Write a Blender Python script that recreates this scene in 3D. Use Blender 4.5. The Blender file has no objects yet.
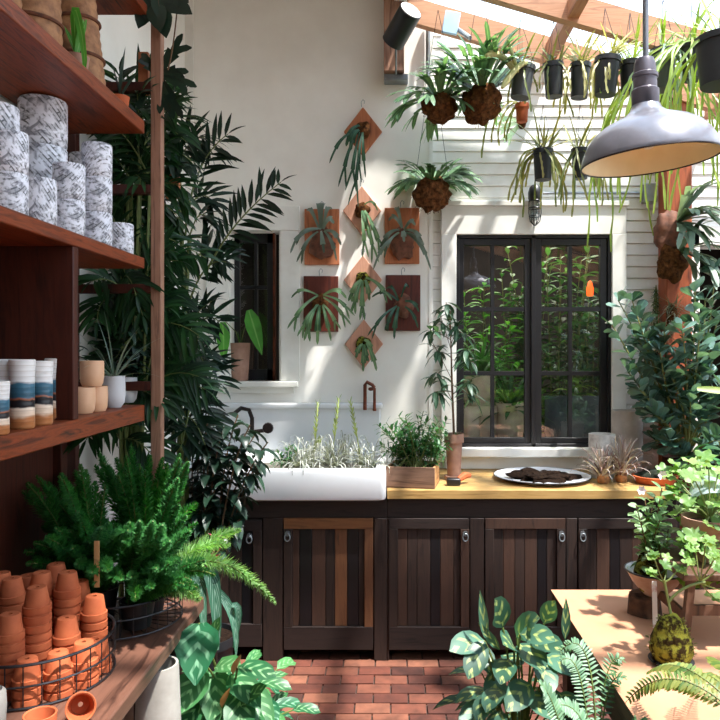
import bpy, math, random
from mathutils import Vector as V, Matrix, noise as mnoise
import numpy as np
random.seed(7)
R = random.random
def U(a, b): return a + (b - a) * random.random()
PI = math.pi
sc = bpy.context.scene
COL = sc.collection

# ---------------------------------------------------------------- camera, world, sun, exposure
F = 700.0; CX, CY = 394.0, 350.0; EYE = 1.63
cam = bpy.data.cameras.new('camera'); camo = bpy.data.objects.new('camera', cam); COL.objects.link(camo)
camo.location = (0, 0, EYE); camo.rotation_euler = (PI / 2, 0, 0)
cam.sensor_width = 36; cam.lens = 36 * F / 720
cam.shift_x = (360 - CX) / 720; cam.shift_y = (CY - 360) / 720
cam.clip_start = 0.05; cam.clip_end = 200
sc.camera = camo
sc.view_settings.view_transform = 'Standard'; sc.view_settings.look = 'None'
sc.view_settings.exposure = 0.55; sc.view_settings.gamma = 1; sc.view_settings.use_curve_mapping = False
w = bpy.data.worlds.new('sky'); sc.world = w; w.use_nodes = True
wn = w.node_tree; wn.nodes.clear()
wo = wn.nodes.new('ShaderNodeOutputWorld'); wb = wn.nodes.new('ShaderNodeBackground')
wt = wn.nodes.new('ShaderNodeTexCoord'); ws = wn.nodes.new('ShaderNodeSeparateXYZ'); wr = wn.nodes.new('ShaderNodeValToRGB')
wn.links.new(wt.outputs['Generated'], ws.inputs[0]); wn.links.new(ws.outputs['Z'], wr.inputs[0])
wr.color_ramp.elements[0].position = 0.0; wr.color_ramp.elements[0].color = (0.70, 0.76, 0.80, 1)
wr.color_ramp.elements[1].position = 0.9; wr.color_ramp.elements[1].color = (0.50, 0.69, 0.93, 1)
wn.links.new(wr.outputs[0], wb.inputs[0]); wb.inputs[1].default_value = 2.5
wn.links.new(wb.outputs[0], wo.inputs[0])
sun = bpy.data.lights.new('sun', 'SUN'); suno = bpy.data.objects.new('sun', sun); COL.objects.link(suno)
sun.energy = 8.5; sun.angle = math.radians(2.2); sun.color = (1.0, 0.97, 0.92)
SUND = V((-0.36, 0.24, -1.0)).normalized()
suno.rotation_euler = SUND.to_track_quat('-Z', 'Y').to_euler()

def P(px, py, Y): return V(((px - CX) * Y / F, Y, EYE - (py - CY) * Y / F))

# ---------------------------------------------------------------- materials
def H(s):
    s = s.lstrip('#'); v = [int(s[i:i + 2], 16) / 255 for i in (0, 2, 4)]
    return tuple(c / 12.92 if c <= .04045 else ((c + .055) / 1.055) ** 2.4 for c in v) + (1,)
MATS = {}
def newmat(name):
    m = bpy.data.materials.new(name); m.use_nodes = True
    nt = m.node_tree; nt.nodes.clear()
    o = nt.nodes.new('ShaderNodeOutputMaterial'); b = nt.nodes.new('ShaderNodeBsdfPrincipled')
    nt.links.new(b.outputs[0], o.inputs[0]); MATS[name] = m
    return m, nt, b, o
def N(nt, t, **k):
    n = nt.nodes.new(t)
    for a, v in k.items(): setattr(n, a, v)
    return n
def ramp(nt, fac, stops, interp='LINEAR'):
    r = N(nt, 'ShaderNodeValToRGB'); cr = r.color_ramp; cr.interpolation = interp
    while len(cr.elements) < len(stops): cr.elements.new(0.5)
    for e, (p, c) in zip(cr.elements, stops): e.position = p; e.color = c if len(c) == 4 else tuple(c) + (1,)
    nt.links.new(fac, r.inputs[0]); return r.outputs[0]
def coords(nt, scale=(1, 1, 1), out='Object', rot=(0, 0, 0)):
    c = N(nt, 'ShaderNodeTexCoord'); mp = N(nt, 'ShaderNodeMapping')
    mp.inputs['Scale'].default_value = scale; mp.inputs['Rotation'].default_value = rot
    nt.links.new(c.outputs[out], mp.inputs[0]); return mp.outputs[0]
def noise(nt, vec, scale, detail=4, rough=.55, dist=0):
    n = N(nt, 'ShaderNodeTexNoise'); n.inputs['Scale'].default_value = scale; n.inputs['Detail'].default_value = detail
    n.inputs['Roughness'].default_value = rough; n.inputs['Distortion'].default_value = dist
    nt.links.new(vec, n.inputs['Vector']); return n.outputs['Fac']
def bump(nt, b, h, strength, dist=.01):
    bn = N(nt, 'ShaderNodeBump'); bn.inputs['Strength'].default_value = strength; bn.inputs['Distance'].default_value = dist
    nt.links.new(h, bn.inputs['Height']); nt.links.new(bn.outputs[0], b.inputs['Normal'])
def mixc(nt, fac, a, b, mode='MIX'):
    m = N(nt, 'ShaderNodeMix', data_type='RGBA', blend_type=mode)
    for s, v in (('Factor', fac), ('A', a), ('B', b)):
        i = {'Factor': 0, 'A': 6, 'B': 7}[s]
        if hasattr(v, 'links') or hasattr(v, 'is_linked'): nt.links.new(v, m.inputs[i])
        else: m.inputs[i].default_value = v
    return m.outputs[2]
def mat(name, c1, c2=None, rough=.6, scale=8, stretch=(1, 1, 1), bmp=0, metal=0, spec=.5, lo=.35, hi=.65, island=0, detail=4, coat=0):
    if name in MATS: return MATS[name]
    m, nt, b, o = newmat(name); c1 = H(c1); c2 = H(c2) if c2 else tuple(x * .8 for x in c1[:3]) + (1,)
    vec = coords(nt, stretch); f = noise(nt, vec, scale, detail)
    c = ramp(nt, f, [(lo, c1), (hi, c2)])
    if island:
        g = N(nt, 'ShaderNodeNewGeometry'); rr = ramp(nt, g.outputs['Random Per Island'], [(0, (1 - island,) * 3), (1, (1 + island,) * 3)])
        c = mixc(nt, 1.0, c, rr, 'MULTIPLY')
    nt.links.new(c, b.inputs['Base Color'])
    b.inputs['Roughness'].default_value = rough; b.inputs['Metallic'].default_value = metal
    b.inputs['Specular IOR Level'].default_value = spec; b.inputs['Coat Weight'].default_value = coat
    if bmp: bump(nt, b, f, bmp)
    return m
def wood(name, c1, c2, c3=None, grain='Y', rough=.5, spec=.4, knots=True, island=.25, sc=1.0):
    if name in MATS: return MATS[name]
    m, nt, b, o = newmat(name)
    st = {'X': (1.2, 14, 14), 'Y': (14, 1.2, 14), 'Z': (14, 14, 1.2)}[grain]
    vec = coords(nt, tuple(s * sc for s in st)); f = noise(nt, vec, 2.2, 6, .6, 1.2)
    c = ramp(nt, f, [(.3, H(c1)), (.52, H(c2)), (.7, H(c3 or c1))])
    v2 = coords(nt, tuple(s * .25 * sc + 1 for s in st)); f2 = noise(nt, v2, 1.7, 2)
    if knots: c = mixc(nt, ramp(nt, f2, [(.6, (0, 0, 0)), (.72, (.7, .7, .7))]), c, H('#1a0f0a'))
    if island:
        g = N(nt, 'ShaderNodeNewGeometry'); rr = ramp(nt, g.outputs['Random Per Island'], [(0, (1 - island,) * 3), (1, (1 + island,) * 3)])
        c = mixc(nt, 1.0, c, rr, 'MULTIPLY')
    nt.links.new(c, b.inputs['Base Color']); b.inputs['Roughness'].default_value = rough
    b.inputs['Specular IOR Level'].default_value = spec
    bump(nt, b, f, .25, .004)
    return m
def leafmat(name, c1, c2, c3=None, rough=.42, trans=.28, tcol=None, vein=None, spec=.45):
    """c1..c2: tones between leaves; c3: midrib colour"""
    if name in MATS: return MATS[name]
    m, nt, b, o = newmat(name)
    g = N(nt, 'ShaderNodeNewGeometry')
    c = ramp(nt, g.outputs['Random Per Island'], [(0, H(c1)), (1, H(c2))])
    n = noise(nt, coords(nt), 9, 2)
    c = mixc(nt, 1.0, c, ramp(nt, n, [(.3, (.72,) * 3), (.7, (1.2,) * 3)]), 'MULTIPLY')
    if c3:
        uv = N(nt, 'ShaderNodeUVMap'); s = N(nt, 'ShaderNodeSeparateXYZ'); nt.links.new(uv.outputs[0], s.inputs[0])
        a = N(nt, 'ShaderNodeMath', operation='ABSOLUTE'); nt.links.new(s.outputs[0], a.inputs[0])
        if vein is None:
            c = mixc(nt, ramp(nt, a.outputs[0], [(0.0, (.9,) * 3), (.16, (0, 0, 0))]), c, H(c3))
        else:   # feathered stripes between midrib and edge
            m1 = N(nt, 'ShaderNodeMath', operation='MULTIPLY_ADD'); nt.links.new(a.outputs[0], m1.inputs[0]); m1.inputs[1].default_value = -.35; nt.links.new(s.outputs[1], m1.inputs[2])
            m2 = N(nt, 'ShaderNodeMath', operation='MULTIPLY'); nt.links.new(m1.outputs[0], m2.inputs[0]); m2.inputs[1].default_value = vein
            m3 = N(nt, 'ShaderNodeMath', operation='SINE'); nt.links.new(m2.outputs[0], m3.inputs[0])
            band = ramp(nt, a.outputs[0], [(.0, (1, 1, 1)), (.1, (1, 1, 1)), (.18, (.25,) * 3), (.5, (1, 1, 1)), (.75, (.0, .0, .0))])
            m4 = N(nt, 'ShaderNodeMath', operation='MULTIPLY'); nt.links.new(ramp(nt, m3.outputs[0], [(.25, (0, 0, 0)), (.75, (1, 1, 1))]), m4.inputs[0]); nt.links.new(band, m4.inputs[1])
            c = mixc(nt, m4.outputs[0], c, H(c3))
    nt.links.new(c, b.inputs['Base Color']); b.inputs['Roughness'].default_value = rough
    b.inputs['Specular IOR Level'].default_value = spec
    t = N(nt, 'ShaderNodeBsdfTranslucent'); mx = N(nt, 'ShaderNodeMixShader'); mx.inputs[0].default_value = trans
    tc = mixc(nt, 1.0, c, (1.5, 1.6, .7, 1), 'MULTIPLY'); nt.links.new(tc, t.inputs[0])
    nt.links.new(b.outputs[0], mx.inputs[1]); nt.links.new(t.outputs[0], mx.inputs[2]); nt.links.new(mx.outputs[0], o.inputs[0])
    return m
def glassmat(name, ior=1.5, tint='#ffffff', rough=0.0):
    if name in MATS: return MATS[name]
    m, nt, b, o = newmat(name); nt.nodes.remove(b)
    t = N(nt, 'ShaderNodeBsdfTransparent'); t.inputs[0].default_value = H(tint); g = N(nt, 'ShaderNodeBsdfGlossy'); g.inputs['Roughness'].default_value = rough
    lw = N(nt, 'ShaderNodeLayerWeight'); lw.inputs[0].default_value = .5; f0 = ((ior - 1) / (ior + 1)) ** 2
    pw = N(nt, 'ShaderNodeMath', operation='POWER'); nt.links.new(lw.outputs['Facing'], pw.inputs[0]); pw.inputs[1].default_value = 5
    fr = N(nt, 'ShaderNodeMath', operation='MULTIPLY_ADD'); nt.links.new(pw.outputs[0], fr.inputs[0]); fr.inputs[1].default_value = 1 - f0; fr.inputs[2].default_value = f0; mx = N(nt, 'ShaderNodeMixShader')
    nt.links.new(fr.outputs[0], mx.inputs[0]); nt.links.new(t.outputs[0], mx.inputs[1]); nt.links.new(g.outputs[0], mx.inputs[2]); nt.links.new(mx.outputs[0], o.inputs[0])
    return m
def emis(name, c, s):
    m, nt, b, o = newmat(name); b.inputs['Base Color'].default_value = H(c); b.inputs['Emission Color'].default_value = H(c); b.inputs['Emission Strength'].default_value = s
    return m

# ---------------------------------------------------------------- mesh builder
class MB:
    def __init__(s): s.v = []; s.f = []; s.m = []; s.u = []; s.sm = []; s.uv = False
    def add(s, vs, fs, mi=0, uvs=None, smooth=True):
        b = len(s.v); s.v.extend([tuple(p) for p in vs])
        s.u.extend(uvs if uvs else [(0, 0)] * len(vs)); s.uv = s.uv or bool(uvs)
        for f in fs: s.f.append(tuple(i + b for i in f)); s.m.append(mi); s.sm.append(smooth)
        return s
    def box(s, lo, hi, mi=0, rot=None, piv=None):
        lo, hi = V(lo), V(hi)
        vs = [V((x, y, z)) for x in (lo.x, hi.x) for y in (lo.y, hi.y) for z in (lo.z, hi.z)]
        if rot is not None:
            c = V(piv) if piv is not None else (lo + hi) / 2
            vs = [c + rot @ (p - c) for p in vs]
        return s.add(vs, [(0, 1, 3, 2), (4, 6, 7, 5), (0, 4, 5, 1), (2, 3, 7, 6), (0, 2, 6, 4), (1, 5, 7, 3)], mi, None, False)
    def tube(s, pts, r, n=6, mi=0, cap=True):
        pts = [V(p) for p in pts]; k = len(pts)
        rs = r if isinstance(r, (list, tuple)) else [r] * k
        vs = []; t = (pts[1] - pts[0]).normalized()
        a = t.orthogonal().normalized()
        for i, p in enumerate(pts):
            t = (pts[min(i + 1, k - 1)] - pts[max(i - 1, 0)]); t = t.normalized() if t.length > 1e-9 else V((0, 0, 1))
            a = (a - t * a.dot(t)); a = a.normalized() if a.length > 1e-6 else t.orthogonal().normalized()
            b = t.cross(a)
            for j in range(n):
                q = 2 * PI * j / n; vs.append(p + (a * math.cos(q) + b * math.sin(q)) * rs[i])
        fs = [(i * n + j, i * n + (j + 1) % n, (i + 1) * n + (j + 1) % n, (i + 1) * n + j) for i in range(k - 1) for j in range(n)]
        if cap: fs += [tuple(range(n))[::-1], tuple((k - 1) * n + j for j in range(n))]
        return s.add(vs, fs, mi)
    def lathe(s, c, prof, n=28, mi=0, rot=None, wob=0):
        c = V(c); vs = []
        for (r, z) in prof:
            for j in range(n):
                q = 2 * PI * j / n; p = V((r * math.cos(q), r * math.sin(q), z))
                if wob: p *= 1 + wob * (mnoise.noise(p * 30 + c * 7))
                if rot is not None: p = rot @ p
                vs.append(c + p)
        k = len(prof)
        fs = [(i * n + j, i * n + (j + 1) % n, (i + 1) * n + (j + 1) % n, (i + 1) * n + j) for i in range(k - 1) for j in range(n)]
        return s.add(vs, fs, mi)
    def blob(s, c, rad, n=14, mi=0, amp=.2, fr=20, rot=None):
        c = V(c); rad = V(rad); vs = []; fs = []
        for i in range(n + 1):
            th = PI * i / n
            for j in range(n * 2):
                q = PI * j / n; d = V((math.sin(th) * math.cos(q), math.sin(th) * math.sin(q), math.cos(th)))
                p = V((d.x * rad.x, d.y * rad.y, d.z * rad.z)); p *= 1 + amp * mnoise.noise((p + c) * fr)
                if rot is not None: p = rot @ p
                vs.append(c + p)
        m = n * 2
        for i in range(n):
            for j in range(m): fs.append((i * m + j, (i + 1) * m + j, (i + 1) * m + (j + 1) % m, i * m + (j + 1) % m))
        return s.add(vs, fs, mi)
    def leaf(s, p, d, L, W, prof='lance', droop=.6, fold=.3, n=5, up=V((0, 0, 1)), mi=0, wave=0, roll=0, pts=None):
        if pts is None:
            p = V(p); d = V(d).normalized(); pts = [p.copy()]
            st = L / n; dd = d.copy()
            for i in range(n):
                dd = (dd + V((0, 0, -droop / n))).normalized(); p = p + dd * st; pts.append(p.copy())
        n = len(pts) - 1; fn = PROF[prof]; vs = []; uv = []
        for i, q in enumerate(pts):
            t = (pts[min(i + 1, n)] - pts[max(i - 1, 0)]).normalized()
            side = t.cross(up); side = side.normalized() if side.length > 1e-3 else t.orthogonal().normalized()
            if roll: side = (Matrix.Rotation(roll, 3, t) @ side)
            nr = side.cross(t); ww = fn(i / n) * W * .5
            wv = wave * math.sin(i * 2.1) * W
            vs += [q - side * ww + nr * (fold * ww + wv), q, q + side * ww + nr * (fold * ww - wv)]
            uv += [(-1, i / n), (0, i / n), (1, i / n)]
        fs = []
        for i in range(n):
            a = i * 3; fs += [(a, a + 1, a + 4, a + 3), (a + 1, a + 2, a + 5, a + 4)]
        return s.add(vs, fs, mi, uv)
    def build(s, name, mats, parent=None, bevel=0, subs=0, solid=0, flat=False):
        me = bpy.data.meshes.new(name)
        o = bpy.data.objects.new(name, me); COL.objects.link(o)
        off = V((0, 0, 0))
        if parent is not None:
            q = parent
            while q is not None: off += V(q.location); q = q.parent
            o.parent = parent
        vs = np.array(s.v, dtype=float) - np.array(off)
        me.from_pydata(vs.tolist(), [], s.f)
        for m in (mats if isinstance(mats, (list, tuple)) else [mats]): me.materials.append(m)
        me.polygons.foreach_set('material_index', s.m)
        me.polygons.foreach_set('use_smooth', [False if flat else x for x in s.sm])
        if s.uv:
            ul = me.uv_layers.new(name='UVMap'); li = np.zeros(len(me.loops), dtype=np.int32); me.loops.foreach_get('vertex_index', li)
            ul.data.foreach_set('uv', np.array(s.u, dtype=float)[li].ravel())
        me.update()
        if not s.uv and not flat: me.set_sharp_from_angle(angle=.75)
        if bevel:
            b = o.modifiers.new('bevel', 'BEVEL'); b.width = bevel; b.segments = 2; b.limit_method = 'ANGLE'; b.angle_limit = .7
        if solid:
            b = o.modifiers.new('thick', 'SOLIDIFY'); b.thickness = solid; b.offset = 0
        return o
PROF = {
    'lance': lambda t: max(.02, math.sin(PI * min(1, t ** .8)) ** .9) if t < 1 else .02,
    'oval': lambda t: max(.03, math.sin(PI * t) ** .6) if 0 < t < 1 else .06,
    'obov': lambda t: [.12, .3, .62, .92, .95, .3][min(5, int(t * 5 + .01))],
    'heart': lambda t: [.35, .95, 1.0, .8, .5, .03][min(5, int(t * 5 + .01))],
    'strap': lambda t: .55 + .45 * math.sin(PI * min(1, t * 1.1)) if t < .93 else .15,
    'even': lambda t: 1.0 if t < .9 else .55,
    'need': lambda t: 1 - .95 * t,
}
def bez(a, b, c, n=10):
    a, b, c = V(a), V(b), V(c)
    return [a * (1 - t) ** 2 + b * 2 * t * (1 - t) + c * t * t for t in [i / n for i in range(n + 1)]]
def thing(name, label, cat, loc=(0, 0, 0), group=None, kind=None):
    o = bpy.data.objects.new(name, None); COL.objects.link(o); o.location = V(loc); o.empty_display_size = .05
    if label: o['label'] = label
    if cat: o['category'] = cat
    if group: o['group'] = group
    if kind: o['kind'] = kind
    return o
def tag(o, label, cat, group=None, kind=None):
    o['label'] = label; o['category'] = cat
    if group: o['group'] = group
    if kind: o['kind'] = kind
    return o
def struct(o, label=None):
    o['kind'] = 'structure'
    if label: o['label'] = label
    return o
def dup(o, loc, label=None, rot=None, scale=None):
    r = o.copy(); COL.objects.link(r); r.location = V(loc)
    if label: r['label'] = label
    if rot is not None: r.rotation_euler = rot
    if scale is not None: r.scale = (scale,) * 3 if not isinstance(scale, tuple) else scale
    for ch in list(o.children):
        c = ch.copy(); COL.objects.link(c); c.parent = r
        for g in list(ch.children):
            d = g.copy(); COL.objects.link(d); d.parent = c
    return r
def rdir(el=(-.2, .8), az=(0, 2 * PI)):
    a = U(*az); e = U(*el); return V((math.cos(a) * math.cos(e), math.sin(a) * math.cos(e), math.sin(e)))

# ---------------------------------------------------------------- palette
M_stucco = mat('stucco', '#f3f1ea', '#eae7df', rough=.9, scale=3, bmp=.12, spec=.2)
M_white = mat('white_paint', '#f1f0ea', '#e2e0d8', rough=.55, scale=5)
M_siding = mat('siding_paint', '#f5f4f0', '#e6e4dc', rough=.6, scale=6)
M_black = mat('black_paint', '#17161a', '#100f12', rough=.4, scale=6)
M_blackp = mat('black_plastic', '#1e2124', '#15171a', rough=.45, scale=10)
M_terra = mat('terracotta', '#c0663f', '#a85433', rough=.75, scale=14, bmp=.08, spec=.25)
M_terra_old = mat('aged_terracotta', '#ab8775', '#957262', rough=.85, scale=16, bmp=.1, spec=.2)
M_soil = mat('soil', '#2a1d15', '#120b07', rough=1, scale=60, bmp=1, spec=.1)
M_steel = mat('dark_steel_wire', '#4b4a4d', '#2f2f33', rough=.4, scale=20, metal=.8)
M_galv = mat('galvanised_metal', '#9aa0a3', '#83898d', rough=.4, scale=12, metal=.7)
M_copper = mat('old_copper', '#8a4a34', '#5c3426', rough=.4, scale=20, metal=.6)
M_bronze = mat('dark_bronze', '#2e2524', '#1f1817', rough=.35, scale=20, metal=.6)
M_porc = mat('porcelain', '#eeeff0', '#e4e6e8', rough=.18, scale=3, coat=.3)
M_concrete = mat('pale_concrete', '#a9a49c', '#8f8a82', rough=.9, scale=9, bmp=.2)
M_cabinet = wood('cabinet_wood', '#241a17', '#34251f', '#15100f', 'Z', rough=.6, island=.25)
M_cabinetX = wood('cabinet_rail_wood', '#241a18', '#30231f', '#15100f', 'X', rough=.6, island=.25)
M_orangeZ = wood('orange_wood', '#5c3b28', '#744b30', '#3f281b', 'Z', rough=.6, island=.1, knots=False)
M_orangeX = wood('orange_rail_wood', '#6b4228', '#855633', '#47291a', 'X', rough=.6, island=.1, knots=False)
M_brownZ = wood('brown_wood', '#392720', '#483126', '#291c17', 'Z', rough=.6, island=.15, knots=False)
M_shelf = wood('red_brown_shelf_wood', '#4a1c0e', '#8a3f1e', '#1f0b06', 'Y', rough=.45, island=.15, sc=1.6)
M_shelfZ = wood('red_brown_upright_wood', '#35140c', '#4c2013', '#200b07', 'Z', rough=.5, island=.1)
M_bench = wood('bench_wood', '#5c3d31', '#6c4a3c', '#3f2820', 'Y', rough=.42, island=.1)
M_post = wood('worn_post_wood', '#8c6450', '#a57a62', '#5e3f31', 'Z', rough=.6, island=0)
M_rafter = wood('cedar_rafter_wood', '#b07a58', '#c08c68', '#96644a', 'X', rough=.6, island=.1, knots=False)
M_rafterY = wood('cedar_purlin_wood', '#a06c50', '#b07c5c', '#865844', 'Y', rough=.6, island=.1, knots=False)
M_column = wood('cedar_column_wood', '#8f4527', '#a85530', '#6c3019', 'Z', rough=.55, island=0)
M_butcher = wood('butcher_block', '#b08a50', '#c29c62', '#93703f', 'X', rough=.4, island=.15, knots=False)
M_crate = wood('crate_wood', '#7c5d4b', '#8c6c58', '#62483a', 'X', rough=.7, island=.2)
M_crateY = wood('crate_side_wood', '#b08050', '#bd8f5e', '#8f6640', 'Y', rough=.7, island=.1)
M_plaque = wood('plaque_wood', '#a5603c', '#b8714a', '#85482c', 'Z', rough=.65, island=0, knots=False)
M_plaqueD = wood('dark_plaque_wood', '#4d2018', '#5f2a1e', '#331410', 'Z', rough=.45, island=0, knots=False)
M_plaqueP = wood('pale_pink_plaque_wood', '#c08a70', '#cf9a80', '#a67460', 'Z', rough=.7, island=0, knots=False)
M_stool = wood('shaded_stool_wood', '#4f3529', '#5f4232', '#38261d', 'Z', rough=.6, island=.15)  # dark tone has the shade of the geranium painted in
M_kraft = mat('kraft_paper', '#bf8c6e', '#b38264', rough=.85, scale=5, bmp=.05, spec=.2)
M_darkwood = wood('dark_table_wood', '#33221b', '#42302a', '#241712', 'Y', rough=.55)
M_moss = mat('moss', '#7d7c2e', '#2c2210', rough=1, lo=.42, hi=.56, scale=55, bmp=1, spec=.1, detail=6)
M_moss2 = mat('brown_moss', '#6b4526', '#3a2415', rough=1, scale=50, bmp=1, spec=.1, detail=6)
M_bark = mat('bark_fibre', '#7a5030', '#3d2616', rough=1, scale=40, bmp=1, spec=.1)
M_stem = mat('green_stem', '#6d7a3c', '#57632f', rough=.6, scale=20)
M_bstem = mat('brown_stem', '#7a5e44', '#5a4330', rough=.8, scale=30)
M_wicker = mat('wicker', '#a87850', '#7d5335', rough=.7, scale=30, bmp=.6)
M_glass = glassmat('window_glass', 2.1)
M_roofglass = glassmat('roof_glass', 1.35)
L_palm = leafmat('palm_leaf', '#0d2016', '#1a3322', '#27422e', trans=.15)
L_bamb = leafmat('broad_palm_leaf', '#122a18', '#284f28', '#2f5a33', trans=.3)
L_dark = leafmat('dark_leaf', '#15281f', '#263f30', None, rough=.38, trans=.12)
L_fox = leafmat('feathery_fern_needle', '#1f5f2a', '#4a8f45', None, rough=.6, trans=.4)
L_foxb = leafmat('light_feathery_needle', '#7aa868', '#a9c890', None, rough=.6, trans=.4)
L_var = leafmat('veined_leaf', '#27603a', '#568f54', '#8ab884', vein=26, trans=.3)
L_heart = leafmat('heart_leaf', '#1e5a3a', '#2b6a46', '#7aab88', vein=22, trans=.25)
L_cal = leafmat('striped_leaf', '#274c3a', '#55806a', '#aebb72', vein=18, trans=.25)
L_fern = leafmat('fern_leaf', '#2f5c36', '#5d8a58', None, trans=.3)
L_fernp = leafmat('pale_fern_leaf', '#5f8a68', '#88ab88', None, trans=.3)
L_box = leafmat('small_green_leaf', '#234f2c', '#447a44', None, trans=.3)
L_tree = leafmat('grey_green_leaf', '#2a4a38', '#52735c', '#7d9a80', trans=.25)
L_jade = leafmat('blue_green_leaf', '#234436', '#7fa196', '#5f8a72', rough=.28, trans=.18)
L_ger = leafmat('pale_green_leaf', '#4f7a34', '#9cbc70', None, trans=.4)
L_rhip = leafmat('yellow_green_stem', '#6f8c34', '#a8bb5a', None, trans=.35)
L_rhipd = leafmat('olive_strap_stem', '#5f6f38', '#a49a5c', None, trans=.3)
L_epi = leafmat('grey_green_strap', '#6d8a70', '#9db48e', None, trans=.3)
L_stag = leafmat('antler_frond', '#3a5f44', '#7d9f7a', '#8ab080', trans=.3)
L_stagd = leafmat('dark_antler_frond', '#24443a', '#3c6450', '#5d8068', trans=.2)
L_stagg = leafmat('grey_antler_frond', '#4a5c4e', '#80938a', None, trans=.2)
L_stagp = leafmat('pale_grey_antler_frond', '#4c6450', '#8fa392', trans=.25)
L_silver = leafmat('silver_air_plant', '#868a84', '#c4c6c0', None, rough=.7, trans=.15)
L_airred = leafmat('reddish_air_plant', '#7d5450', '#d2c8c2', None, rough=.7, trans=.15)
L_bright = leafmat('bright_leaf', '#3f8a34', '#62a848', '#8cc070', trans=.35)
L_lime = leafmat('lime_leaf', '#7d9228', '#8a9e30', None, trans=.4)
L_brom = leafmat('banded_strap_leaf', '#3c6a55', '#4a7a62', '#9fbfae', vein=60, trans=.15)

# ---------------------------------------------------------------- structure
XS = 0.235       # where plaster meets clapboard
YW = 4.33; XL = -1.29; ZT = 4.3
def rect_wall(mb, x0, x1, z0, z1, holes, y0, y1):
    xs = sorted({x0, x1, *[h[0] for h in holes], *[h[1] for h in holes]}); zs = sorted({z0, z1, *[h[2] for h in holes], *[h[3] for h in holes]})
    for a, b in zip(xs, xs[1:]):
        for c, d in zip(zs, zs[1:]):
            if a < x0 or b > x1 or c < z0 or d > z1: continue
            if any(h[0] <= a and b <= h[1] and h[2] <= c and d <= h[3] for h in holes): continue
            mb.box((a, y0, c), (b, y1, d))
W1 = (P(229, 0, YW).x, P(281, 0, YW).x, P(0, 381, YW).z, P(0, 231, YW).z)
W2 = (P(456, 0, YW).x, P(611, 0, YW).x, P(0, 447, YW).z, P(0, 235, YW).z)
D1 = (P(697, 0, YW).x, 3.3, 0.0, P(0, 246, YW).z)
m = MB(); rect_wall(m, XL, XS, 0, ZT, [W1], YW, YW + .14)
wl = struct(m.build('wall_back', M_stucco), 'off-white plaster wall behind the sink')
# clapboard wall
def roofz(x): return 3.53 - .29 * (x - .25)
m = MB(); rect_wall(m, XS, 3.6, 0, 2.5, [W2, D1], YW + .03, YW + .15)
ya, yb = YW + .03, YW + .15; m.add([(XS, ya, 2.5), (3.6, ya, 2.5), (3.6, ya, roofz(3.6) + .14), (XS, ya, roofz(XS) + .14), (XS, yb, 2.5), (3.6, yb, 2.5), (3.6, yb, roofz(3.6) + .14), (XS, yb, roofz(XS) + .14)], [(0, 1, 2, 3), (7, 6, 5, 4), (3, 2, 6, 7), (1, 5, 6, 2)], 0, None, False)
ch = .0715; z = 0.0
while z < ZT:
    xe = min(3.6, .25 + (3.53 + .13 - z - ch) / .29)
    if xe < XS + .02: break
    segs = [(XS, xe)]
    for h in (W2, D1):
        if h[2] < z + ch * .6 < h[3]:
            segs = [q for a, b in segs for q in ((a, min(b, h[0])), (max(a, h[1]), b)) if q[1] - q[0] > .01]
    for a, b in segs:
        yb = YW + .03; y0, y1 = YW + .016, YW + .0225
        vs = [(a, y0, z + .006), (b, y0, z + .006), (b, y1, z + ch), (a, y1, z + ch), (a, yb, z + .002), (b, yb, z + .002), (a, yb, z + ch), (b, yb, z + ch)]
        m.add(vs, [(0, 1, 2, 3), (4, 5, 1, 0), (3, 2, 7, 6), (0, 3, 6, 4), (1, 5, 7, 2)], 0, None, False)
    z += ch
struct(m.build('wall_front', M_siding), 'white painted clapboard wall around the double window')
m = MB(); m.box((XS - .02, YW - .005, 0), (XS + .005, YW + .03, ZT)); struct(m.build('trim_1', M_white), 'plaster edge beside the clapboards')
m = MB(); m.box((XL - .14, -3.2, 0), (XL, YW + .14, ZT)); struct(m.build('wall_left', M_stucco), 'plaster side wall behind the shelving')
m = MB(); m.box((XL, YW - .012, 0), (XL + .05, YW, ZT)); struct(m.build('trim_2', M_white), 'pale corner trim strip')
m = MB(); m.box((XL - .14, -3.34, 0), (3.74, -3.2, 4.05)); struct(m.build('rear_light_blocker', M_cabinet), 'unseen dark wall behind the viewer, added to cut ambient light')  # unseen wall, added dark and tall to hold back ambient light
m = MB(); m.box((3.6, -3.2, 0), (3.74, YW + .15, 1.1)); struct(m.build('wall_right', M_cabinet), 'low boarded wall of the glasshouse')
# floor of herringless running bond bricks
m = MB(); bl, bw = .165, .093; j = 0; y = .0
y = -3.0
while y < YW:
    x = -1.5 - (bl / 2 if j % 2 else 0)
    while x < 3.7:
        if y > 0.2 or True:
            h = U(-.002, .002); g = .004
            m.box((x + g, y + g, -.05), (x + bl - g, y + bw - g, h))
        x += bl
    y += bw; j += 1
def brickmat():
    mm, nt, b, o = newmat('brick'); g = N(nt, 'ShaderNodeNewGeometry')
    c = ramp(nt, g.outputs['Random Per Island'], [(0, H('#47241b')), (.35, H('#633224')), (.7, H('#71402f')), (1, H('#86543f'))])
    f = noise(nt, coords(nt), 14, 6); c = mixc(nt, 1.0, c, ramp(nt, f, [(.3, (.6,) * 3), (.7, (1.15,) * 3)]), 'MULTIPLY')
    f2 = noise(nt, coords(nt), 1.6, 3); c = mixc(nt, ramp(nt, f2, [(.52, (0, 0, 0)), (.72, (.45,) * 3)]), c, H('#41342a'))
    nt.links.new(c, b.inputs['Base Color']); b.inputs['Roughness'].default_value = .75; bump(nt, b, f, .4, .004); return mm
fo = m.build('floor', brickmat()); struct(fo, 'red brick paving')
m = MB(); m.box((-1.6, -3.2, -.09), (3.7, YW + 3, -.012)); g = m.build('floor_bed', mat('mortar', '#54423a', '#3b2e28', rough=1, scale=30)); struct(g, 'dark mortar bed under bricks')
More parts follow.
